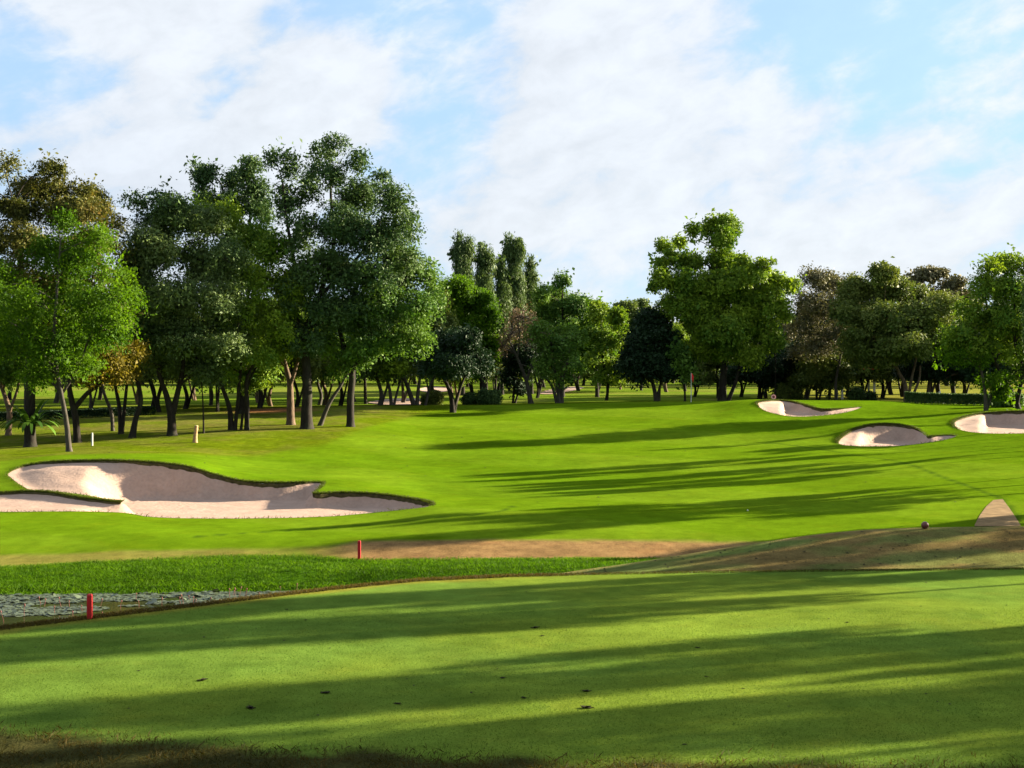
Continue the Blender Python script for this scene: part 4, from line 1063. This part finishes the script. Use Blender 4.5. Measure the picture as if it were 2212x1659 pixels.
# ------------------------------------------------------------------ hedges and clipped bushes
def hedge(name, label, path, D, h, t, mat, dens, seed, ls=.14, cat='hedge'):
    r = np.random.default_rng(seed); pos = []
    for (xa, Da), (xb, Db) in zip(path[:-1], path[1:]):
        A = np.array([X_at(xa, Da), Da]); B_ = np.array([X_at(xb, Db), Db]); L = np.linalg.norm(B_ - A); n = int(dens * L * (2 * h + t))
        s_ = r.random(n); q = A + (B_ - A) * s_[:, None]
        nd = np.array([-(B_ - A)[1], (B_ - A)[0]]) / L
        e = r.uniform(-1, 1, n); hh = r.random(n) ** .6
        sh = np.where(r.random(n) < .6, np.sign(e), e)
        q = q + nd * (sh * t / 2)[:, None]
        zz = ground(q[:, 0], q[:, 1]) + h * np.where(np.abs(sh) < 1, r.uniform(.85, 1.05, n), hh) + .12 * (fbm(q[:, 0] * 1.3, q[:, 1], 3) - .5)
        pos.append(np.column_stack([q, zz]))
    pos = np.concatenate(pos); n = len(pos)
    ax = unit(r.normal(size=(n, 3)) + [0, 0, .4]); nr_ = unit(r.normal(size=(n, 3)) + [0, -.4, .5])
    O = np.array([X_at(path[0][0], path[0][1]), path[0][1], 0]); O[2] = g1(O[0], O[1])
    L = ls * r.uniform(.7, 1.3, n)
    return tag(obj(name, leaf_mesh(name, pos - O, ax, nr_, L, L * .55, r.uniform(.1, .9, n), M[mat]), None, tuple(O)), label, cat)
hedge('hedge', 'low dark clipped hedge between the domed tree and the edge bunker', [(1955, 117), (2050, 116), (2240, 112), (2330, 110)], 117, .85, .9, 'dark', 800, 5, .17)
hedge('hedge', 'long dark hedge along the sunny lawn behind the left grove', [(-120, 103), (60, 103.5), (240, 105.5), (330, 108)], 103, .6, .9, 'blackgreen', 520, 6, .15)
def bush(name, label, D, dom, mat, seed, ls=.15, cat='bush'):
    """dom: (x, width m, height m) domes standing side by side"""
    r = np.random.default_rng(seed); O = np.array([X_at(dom[0][0], D), D, 0]); O[2] = g1(O[0], D)
    lb = [(np.array([X_at(x, D), D, g1(X_at(x, D), D) + .45 * h]), np.array([w_ / 2, w_ / 2, h * .55])) for x, w_, h in dom]
    pos, ax, nl, L, W, tint, cen = crown_leaves(r, lb, [2.2] * len(lb), ls, 1.0, .42, 60, .7, 0, O[2] + .05, 1.5)
    tag(obj(name, leaf_mesh(name, pos - O, ax, nl, L, W, tint, M[mat]), None, tuple(O)), label, cat)
bush('clipped_bush', 'clipped rounded bush behind the small round tree', 123, [(1050, 1.6, 1.35), (1066, 1.3, 1.2)], 'dark', 7)
bush('clipped_bush', 'clipped low bush touching the taller rounded bush', 124, [(1014, 1.4, .95)], 'dark', 8)
bush('clipped_bush', 'leafy dark bush at the foot of the curved trunk', 109, [(2165, 1.7, 1.3), (2190, 1.5, 1.1)], 'mid', 10)
bush('wild_bush', 'loose pale bush below the drooping columnar trees', 126, [(925, 1.2, .9), (940, 1.4, 1.2)], 'olive', 9)
bush('wild_bush', 'dark understorey bush beside the lamp post', 136, [(1690, 1.5, 1.6), (1722, 1.0, 1.0)], 'olive', 12)
bush('wild_bush', 'shaded bush at the foot of the domed olive tree', 134, [(1850, 1.6, 1.3), (1880, 1.1, .9)], 'dark', 13)

# ------------------------------------------------------------------ distant bunkers
def far_bunker(pts, lab, dz):
    pl = np.array([hit(x, y, 118) for x, y in smooth_closed(pts, 4)])
    pl = resample(pl, 1.0); n = len(pl); c = pl.mean(0)
    V, Fq = [], []
    for k, f in enumerate((1, .85, .5, .02)):
        q = c + (pl - c) * f; z = ground(q[:, 0], q[:, 1]) + (.06, .03, .05, .05)[k]
        V += [tuple(p) for p in np.column_stack([q, z])]
    for k in range(3):
        for i in range(n): Fq.append((k*n+i, k*n+(i+1)%n, (k+1)*n+(i+1)%n, (k+1)*n+i))
    o = obj('distant_bunker', mesh_py('distant_bunker', V, Fq, M['sand'], True))
    tag(o, lab, 'bunker')
far_bunker([(795,871),(840,863),(900,862),(945,868),(930,874),(860,876)], 'distant sand bunker seen between the fanned grey trunks', 0)
far_bunker([(905,842),(930,836),(965,838),(975,844),(930,849)], 'small distant sand patch above the distant bunker', 0)
far_bunker([(1165,850),(1195,841),(1230,836),(1262,838),(1235,845),(1190,852)], 'distant shaded sand bunker beyond the half bare tree', 0)

# ------------------------------------------------------------------ pond
WZ = -1.9
m, nt, out = new_mat('pond_water'); b = principled(nt, out, 0.06, 0.5)
tc = node(nt, 'ShaderNodeTexCoord').outputs['Object']
nn = noise(nt, tc, 2.0, 3)
nt.links.new(mixc(nt, nn, (0.020, 0.028, 0.010, 1), (0.040, 0.045, 0.016, 1)), b.inputs['Base Color'])
bp = node(nt, 'ShaderNodeBump'); bp.inputs['Strength'].default_value = .12; bp.inputs['Distance'].default_value = .02
nt.links.new(noise(nt, tc, 9.0, 2), bp.inputs['Height']); nt.links.new(bp.outputs[0], b.inputs['Normal'])
V = [(X_at(-900, 40), 28, WZ), (X_at(1300, 40), 28, WZ), (X_at(1300, 40), 46.5, WZ), (X_at(-900, 40), 46.5, WZ)]
tag(obj('water', mesh_py('water', V, [(0, 1, 2, 3)], m)), 'still pond water', None, None, 'structure')
V, Fq = [], []
r = np.random.default_rng(3)
for i in range(22000):
    D = r.uniform(34.5, 44.2); x = r.uniform(-700, 800); X = X_at(x, D)
    if fbm(np.array([X / 2.2]), np.array([D / 1.1]), 55)[0] > (.57 if D < 40.5 else .66) or g1(X, D) > WZ - .03: continue
    R = r.uniform(.06, .15); tx, ty = r.normal(0, .015, 2); b0 = len(V); n = 11; a0 = r.uniform(0, 6.28)
    up = abs(r.normal(0, .008)) + .006 + (0.04 * r.random() if r.random() < .06 else 0)
    if r.random() < .015: tx, ty = r.normal(0, .35, 2); up += .03
    V.append((X, D, WZ + up))
    for k in range(n):
        a = a0 + .25 + (2 * PI - .5) * k / (n - 1); rr = R * (1 + .08 * math.sin(3 * a + i))
        V.append((X + rr * math.cos(a), D + rr * math.sin(a), WZ + up + rr * (tx * math.cos(a) + ty * math.sin(a)) + .012 * math.sin(2 * a + i)))
    for k in range(n - 1): Fq.append((b0, b0 + 1 + k, b0 + 2 + k))
tag(obj('lily_pads', mesh_py('lily_pads', V, Fq, M['pad'])), 'grey green lily pads crowding the pond', None, None, 'stuff')
LS = 'thin pinkish dried lotus stem rising from the lily pads'
proto = None; r = np.random.default_rng(8)
spots = [(8,1335),(88,1296),(96,1300),(118,1318),(132,1302),(150,1305),(158,1330),(178,1312),(217,1302),(222,1326),(300,1302),(294,1288),(390,1300),(396,1296),(412,1290),(418,1298),(425,1302),(497,1284),(503,1280),(509,1288),(516,1282),(530,1280),(605,1272),(640,1272),(560,1284),(476,1300),(350,1310),(260,1306),(52,1322),(455,1296)]
for i, (x, y) in enumerate(spots):
    D = (CAMZ - WZ) * F / (y * S + 4 - 384); D = min(D, 43.3); X = X_at(x, D)
    if proto is None:
        tb = Tubes(); pp, rd = curve([(0, 0, -.1), (.01, 0, .15), (.03, .01, .32), (.01, .02, .44)], [.014, .012, .010, .007], 3); tb.add(pp, rd, 5)
        tb.add([(.01, .02, .40), (.012, .02, .44), (.02, .02, .49), (.022, .02, .52)], [.012, .035, .03, .004], 6)
        proto = obj('lotus_stem', tb.build('lotus_stem', M['lotus'])); o = proto
    else:
        o = proto.copy(); COL.objects.link(o)
    o.location = (X, D, WZ); o.rotation_euler = (r.normal(0, .12), r.normal(0, .14), r.uniform(0, 6.28)); s = r.uniform(.3, .75); o.scale = (.6, .6, s)
    tag(o, LS, 'lotus stem', 'dried lotus stems in the pond')

# ------------------------------------------------------------------ grass blades
def blades(name, X, Y, h, w, lean, mat, label, seed, tint=None):
    r = np.random.default_rng(seed); n = len(X); z = ground(X, Y)
    az = r.uniform(0, 2 * PI, n); ln = np.abs(r.normal(0, lean, n)) * h
    d = np.column_stack([np.cos(az), np.sin(az), np.zeros(n)]); s_ = np.column_stack([-np.sin(az), np.cos(az), np.zeros(n)])
    b = np.column_stack([X, Y, z - .01])
    V = np.empty((n, 4, 3), np.float32)
    V[:, 0] = b - s_ * w[:, None] / 2
    V[:, 1] = b + s_ * w[:, None] / 2
    V[:, 2] = b + d * (ln * .45)[:, None] + np.column_stack([np.zeros(n), np.zeros(n), h * .6]) + s_ * w[:, None] * .35
    V[:, 3] = b + d * ln[:, None] + np.column_stack([np.zeros(n), np.zeros(n), h * .95])
    Fc = np.concatenate([np.arange(n * 4).reshape(n, 4)[:, [0, 1, 2]], np.arange(n * 4).reshape(n, 4)[:, [0, 2, 3]]])
    me = mesh_np(name, V.reshape(-1, 3), Fc, M[mat])
    t = r.uniform(0, 1, n) if tint is None else np.clip(tint + r.normal(0, .15, n), 0, 1)
    at = me.attributes.new('tint', 'FLOAT', 'FACE'); at.data.foreach_set('value', np.concatenate([t, t]).astype(np.float32)[:len(me.polygons)])
    tag(obj(name, me), label, None, None, 'stuff')
r = np.random.default_rng(21)
n = 90000
Y = r.uniform(40.9, 47.6, n); X = X_at(r.uniform(-220, 1500, n), Y); px = 512 + F * X / Y
d1 = np.interp(px, [-300, 0, 120, 240, 330, 345, 640, 760, 1300], [46.2, 46.2, 46.8, 47.4, 47.2, 46.7, 46.7, 46.7, 46.7])
z = ground(X, Y); k = (z > WZ - .06) & (Y < d1 - .15 + .5 * (fbm(X, Y, 4) - .5) + .3 * r.random(n)) & (Y > edge_D(px) + 6.0)
X, Y = X[k], Y[k]; n = len(X)
shore = ground(X, Y) < WZ + .12
blades('grass', X, Y, np.where(shore, .10, .062) * np.exp(np.clip(r.normal(0, .35, n), -1, .7)), r.uniform(.010, .022, n), .7, 'bankgrass', 'long bright grass on the far pond bank', 22,
       1.6 * fbm(X / .55, Y / .35, 6) - .35)
n = 60000
Y = r.uniform(14.6, 19.4, n); X = r.uniform(-8.5, 8.5, n); px = 512 + F * X / Y
ra = np.interp(px, [-300, 0, 150, 300, 500, 700, 1024, 1300], [18.7, 18.3, 17.75, 17.2, 16.88, 16.66, 16.5, 16.3])
k = (Y < ra + .25 * r.normal(size=n)) & (fbm(X / .5, Y / .5, 13) > .34); X, Y = X[k], Y[k]; n = len(X)
blades('rough_grass', X, Y, .05 * np.exp(np.clip(r.normal(0, .4, n), -1, .6)), np.full(n, .009), .9, 'drygrass', 'dry brownish rough along the near edge of the tee', 23, fbm(X / .8, Y / .6, 15) * 1.3 - .25)
n = 44000
px_ = r.uniform(-60, 1140, n); De_ = edge_D(px_); Y = De_ + r.uniform(-.35, .35, n); X = (px_ - 512) / F * Y
blades('edge_grass', X, Y, .06 * r.uniform(.5, 1.4, n) * (1 - .5 * sstep(480, 640, px_)), np.full(n, .012), .7, 'drygrass', 'yellowed longer grass along the brink of the tee', 24, .75 - .45 * sstep(420, 640, px_))
n = 150000
Y = 16.2 + 12 * r.random(n) ** 1.4; X = r.uniform(-.40, .40, n) * Y; px = 512 + F * X / Y
ra = np.interp(px, [-300, 0, 150, 300, 500, 700, 1024, 1300], [18.7, 18.3, 17.75, 17.2, 16.88, 16.66, 16.5, 16.3])
k = Y > ra; X, Y = X[k], Y[k]; n = len(X)
blades('tee_grass', X, Y, .020 * r.uniform(.5, 1.5, n), np.full(n, .010), .8, 'teegrass', 'short mown grass of the tee', 25, .2 + .6 * fbm(X / .6, Y / .6, 19))

# ragged turf fringe on the far lips of the bunkers
fx_, fy_ = [], []
r = np.random.default_rng(77)
for B in BUNK:
    o = B['out']; w_ = lip_of(o)[0] ** 1.5; i = r.choice(len(o), int(len(o) * 90), p=w_ / w_.sum())
    q = o[i] + (o[(i + 1) % len(o)] - o[i]) * r.random((len(i), 1)) + outward(o)[i] * r.uniform(-.02, .16, (len(i), 1))
    fx_.append(q[:, 0]); fy_.append(q[:, 1])
fx_ = np.concatenate(fx_); fy_ = np.concatenate(fy_); n = len(fx_)
blades('lip_grass', fx_, fy_, .075 * np.exp(np.clip(r.normal(0, .4, n), -1, .7)), np.full(n, .02), .8, 'lipgrass', 'ragged grass fringe overhanging the bunker lips', 78)
# bare path at the picture edge, beyond the mound
pp = resample(np.array([hit(x, y, 44) for x, y in [(2146,1081),(2166,1079),(2180,1098),(2196,1122),(2206,1138),(2104,1138),(2118,1112),(2131,1094)]]), .25)
gx, gy = np.meshgrid(np.arange(pp[:, 0].min(), pp[:, 0].max(), .25), np.arange(pp[:, 1].min(), pp[:, 1].max(), .25)); gx, gy = gx.ravel(), gy.ravel()
k = in_poly(gx, gy, pp) & (dist_poly(gx, gy, pp) > .08)
rr_ = geometry.delaunay_2d_cdt([Vector(q) for q in pp] + [Vector(q) for q in np.column_stack([gx[k], gy[k]])], [(i, (i + 1) % len(pp)) for i in range(len(pp))], [], 1, 1e-5)
v_ = np.array([(q.x, q.y) for q in rr_[0]])
tag(obj('path', mesh_np('path', np.column_stack([v_, ground(v_[:, 0], v_[:, 1]) + .02]), np.array([tuple(f) for f in rr_[2]]), simple_mat('worn_path', (.19, .128, .062), .95, .05, .3, 2.5, .4), True)), 'worn tan path', None, None, 'structure')

# ------------------------------------------------------------------ fallen leaves and twigs on the turf
DL = 'dark curled dead leaf lying on the mown tee'
spots = [(1158,1357,.30),(1172,1374,.16),(1223,1362,.08),(1508,1400,.17),(1265,1494,.26),(1265,1530,.34),(1085,1466,.2),(1525,1462,.12),(1130,1508,.18),(620,1317,.14),(660,1340,.12),(1605,1488,.09),(705,1498,.3),(540,1530,.3),(440,1470,.3),(860,1522,.22),
         (1480,1610,.12),(2130,1412,.1),(2000,1500,.1),(1830,1345,.16),(300,1450,.12),(1990,1310,.09)]
proto = None
for i, (x, y, w) in enumerate(spots):
    X, D = hit(x, y)
    if proto is None:
        V, Fq = [], []; qn = random.Random(2)
        for k in range(5):
            b0 = len(V); a = qn.uniform(0, 6.28); ox, oy = qn.uniform(-.3, .3), qn.uniform(-.15, .15)
            for t in range(5):
                u = t / 4 - .5; ww = .16 * (1 - (2 * u) ** 2) + .01
                for sgn in (-1, 0, 1):
                    lx, ly = u * .55, sgn * ww
                    V.append((ox + lx * math.cos(a) - ly * math.sin(a), oy + lx * math.sin(a) + ly * math.cos(a), .03 + .16 * abs(sgn) * .6 + .25 * u * u + .03 * k))
            for t in range(4):
                for s_ in range(2): Fq.append((b0 + t*3 + s_, b0 + t*3 + s_ + 1, b0 + t*3 + s_ + 4, b0 + t*3 + s_ + 3))
        o = proto = obj('dead_leaf', mesh_py('dead_leaf', V, Fq, M['deadleaf'], True))
    else:
        o = proto.copy(); COL.objects.link(o)
    o.location = (X, D, g1(X, D)); o.scale = (w * .62, w * .62, w * .3); o.rotation_euler = (0, 0, random.uniform(0, 6.28))
    tag(o, DL, 'leaf', 'dead leaves scattered on the tee')
# crumbs of leaf litter on the mound and in the large bunker: too small to count
V, Fq = [], []; r = np.random.default_rng(31)
def crumb(X, Y, z, s_):
    b0 = len(V); a = r.uniform(0, 6.28)
    for t in range(5):
        q = a + t * 2 * PI / 5; V.append((X + s_ * math.cos(q) * r.uniform(.6, 1.2), Y + s_ * math.sin(q) * r.uniform(.6, 1.2), z + .004 + s_ * .5 * r.random()))
    V.append((X, Y, z + s_ * .7))
    for t in range(5): Fq.append((b0 + t, b0 + (t + 1) % 5, b0 + 5))
for i in range(190):
    px_ = r.uniform(560, 1060); Y = r.uniform(35.0, 39.6); X = (px_ - 512) / F * Y; crumb(X, Y, g1(X, Y), r.uniform(.015, .05))
for i in range(160):
    Y = r.uniform(56, 100); X = r.uniform(-.32, .32) * Y
    if not any(in_poly(np.array([X]), np.array([Y]), B['out'])[0] for B in BUNK): crumb(X, Y, g1(X, Y), r.uniform(.02, .06))
for i in range(60):
    Y = r.uniform(19, 32); X = r.uniform(-.36, .36) * Y
    if Y < edge_D(np.array([512 + F * X / Y]))[0] - .3: crumb(X, Y, g1(X, Y), r.uniform(.010, .03))
tag(obj('leaf_litter', mesh_py('leaf_litter', V, Fq, M['deadleaf'])), 'tiny dark crumbs of leaf litter on the turf', None, None, 'stuff')
# golf ball on the fairway
X, D = hit(1615, 1104, 44)
tag(obj('golf_ball', ball_mesh('golf_ball', .032, M['whitepaint']), None, (X, D, g1(X, D) + .03)), 'white golf ball lying in the tree shadow on the fairway', 'ball')

# ------------------------------------------------------------------ sky, sun, camera
w = bpy.data.worlds.new('World'); sc.world = w; w.use_nodes = True
nt = w.node_tree
for n in list(nt.nodes): nt.nodes.remove(n)
out = nt.nodes.new('ShaderNodeOutputWorld'); bg = nt.nodes.new('ShaderNodeBackground')
nt.links.new(bg.outputs[0], out.inputs[0])
sky = node(nt, 'ShaderNodeTexSky', sky_type='NISHITA'); sky.sun_disc = False
sky.sun_elevation = SUN_EL; sky.sun_rotation = PI / 2 - SUN_AZ
sky.air_density = 1.0; sky.dust_density = 0.6; sky.ozone_density = 1.5
d = node(nt, 'ShaderNodeTexCoord').outputs['Generated']
sep = node(nt, 'ShaderNodeSeparateXYZ'); nt.links.new(d, sep.inputs[0])
def cloud_noise(rot, sx, sz, scale, detail, rough, off, dist=0.0):
    mp = node(nt, 'ShaderNodeMapping'); mp.inputs['Rotation'].default_value = (0, rot, 0); mp.inputs['Location'].default_value = off
    m2 = node(nt, 'ShaderNodeMapping'); m2.inputs['Scale'].default_value = (sx, 1.0, sz)
    nt.links.new(d, mp.inputs['Vector']); nt.links.new(mp.outputs[0], m2.inputs['Vector'])
    n = node(nt, 'ShaderNodeTexNoise'); n.inputs['Scale'].default_value = scale; n.inputs['Detail'].default_value = detail
    n.inputs['Roughness'].default_value = rough; n.inputs['Distortion'].default_value = dist
    nt.links.new(m2.outputs[0], n.inputs['Vector']); return n.outputs[0]
def spot(x, y, r, amp):
    """a thinner or thicker patch of cloud in one direction of the sky"""
    v = Vector(((x * S - 512) / F, 1, -(y * S - 384) / F)).normalized()
    dp = node(nt, 'ShaderNodeVectorMath', operation='DISTANCE'); nt.links.new(d, dp.inputs[0]); dp.inputs[1].default_value = v
    return mapr(nt, dp.outputs['Value'], 0.0, r, amp, 0.0)
big = cloud_noise(math.radians(20), 1.0, 1.9, 9.0, 7, 0.55, (3.1, 0.4, 1.7), 0.3)
sml = cloud_noise(math.radians(14), 1.0, 1.8, 24.0, 6, 0.6, (0.3, 2.4, 0.7), 0.25)
dens = mth(nt, 'ADD', mth(nt, 'MULTIPLY', big, 0.60), mth(nt, 'MULTIPLY', sml, 0.40))
SPOTS = [(1960,110,.14,-.20),(820,25,.085,-.2),(890,330,.06,-.08),(1010,350,.05,-.08),(560,180,.07,-.03),(1340,610,.07,-.06),(80,110,.07,-.05),(720,130,.05,.05),(100,165,.09,-.12),(300,175,.07,-.10),(500,165,.06,-.08),(300,50,.12,.05),(1500,330,.08,.03),(1950,330,.12,.06),(700,290,.09,.07),(1650,480,.10,.05),(230,70,.10,.10),
         (640,70,.08,.08),(1180,70,.10,.08),(1250,420,.12,.10),(1000,400,.07,.08),(1800,270,.08,.06),(1250,200,.08,.06),(250,330,.15,.09),(560,280,.10,.10),(800,200,.07,.08),(2000,500,.14,.08),(1040,20,.04,-.08),(1000,470,.09,.07),(1620,60,.05,.06)]
for s_ in SPOTS: dens = mth(nt, 'ADD', dens, spot(*s_))
cov = mapr(nt, dens, 0.37, 0.58, 0.0, 1.0); nt.nodes[-1].interpolation_type = 'SMOOTHSTEP'
cov = mth(nt, 'MULTIPLY_ADD', cov, 0.64); nt.nodes[-1].inputs[2].default_value = 0.24
# cloud body: bright tops, a greyer warm veil low towards -X
shade = mapr(nt, mth(nt, 'ADD', mth(nt, 'MULTIPLY', sml, .6), mth(nt, 'MULTIPLY', big, .4)), 0.36, 0.62, 0.86, 1.05)
veil = mapr(nt, mth(nt, 'SUBTRACT', mth(nt, 'MULTIPLY', sep.outputs[2], 1.2), mth(nt, 'MULTIPLY', sep.outputs[0], -0.55)), -0.15, 0.12, 0.0, 1.0)
ccol = mixc(nt, veil, (0.80, 0.85, 0.95, 1), (1.01, 1.04, 1.08, 1))
ccol = mixc(nt, 1.0, ccol, shade, 'MULTIPLY')
ccol = mixc(nt, 1.0, ccol, (CLOUD, CLOUD, CLOUD, 1), 'MULTIPLY')
skyc = mixc(nt, 1.0, sky.outputs[0], (SKYG[0], SKYG[1], SKYG[2], 1), 'MULTIPLY')
hz = mapr(nt, sep.outputs[2], 0.0, 0.25, 0.92, 0.55)
low = mapr(nt, sep.outputs[2], 0.0, 0.13, 0.0, 1.0)
skyc = mixc(nt, hz, skyc, mixc(nt, low, (2.05, 2.60, 3.10, 1), (1.15, 2.05, 3.15, 1)))
nt.links.new(mixc(nt, cov, skyc, ccol), bg.inputs['Color'])
bg.inputs['Strength'].default_value = SKYS

sv = Vector((math.cos(SUN_AZ) * math.cos(SUN_EL), math.sin(SUN_AZ) * math.cos(SUN_EL), math.sin(SUN_EL)))
l = bpy.data.lights.new('sun', 'SUN'); l.energy = SUNE; l.angle = math.radians(0.5); l.color = (1.0, 0.86, 0.64)
o = bpy.data.objects.new('sun', l); COL.objects.link(o); o.rotation_euler = sv.to_track_quat('Z', 'Y').to_euler(); o.location = (60, 20, 60)

cam = bpy.data.cameras.new('camera'); cam.sensor_fit = 'HORIZONTAL'; cam.angle = 2 * math.atan(512 / F)
cam.clip_start = 0.5; cam.clip_end = 6000
o = bpy.data.objects.new('camera', cam); COL.objects.link(o); o.location = (0, 0, CAMZ); o.rotation_euler = (PI / 2, 0, 0)
sc.camera = o
sc.view_settings.view_transform = 'Standard'; sc.view_settings.look = 'None'; sc.view_settings.gamma = 1.0
sc.view_settings.exposure = EXPO
sc.render.film_transparent = False
sc.cycles.use_denoising = True
sc.cycles.max_bounces = 6; sc.cycles.diffuse_bounces = 3; sc.cycles.transmission_bounces = 3; sc.cycles.transparent_max_bounces = 4

if HAZE:
    m, nt, out = new_mat('haze_air'); v = node(nt, 'ShaderNodeVolumePrincipled')
    v.inputs['Color'].default_value = (.82, .90, 1, 1); v.inputs['Density'].default_value = HAZE; v.inputs['Anisotropy'].default_value = 0.0
    nt.links.new(v.outputs[0], out.inputs['Volume'])
    V, Fq = [], []; box(V, Fq, -2200, 2200, -60, 1700, -6, 45)
    tag(obj('haze', mesh_py('haze', V, Fq, m)), 'thin morning air between the trees', None, None, 'stuff')
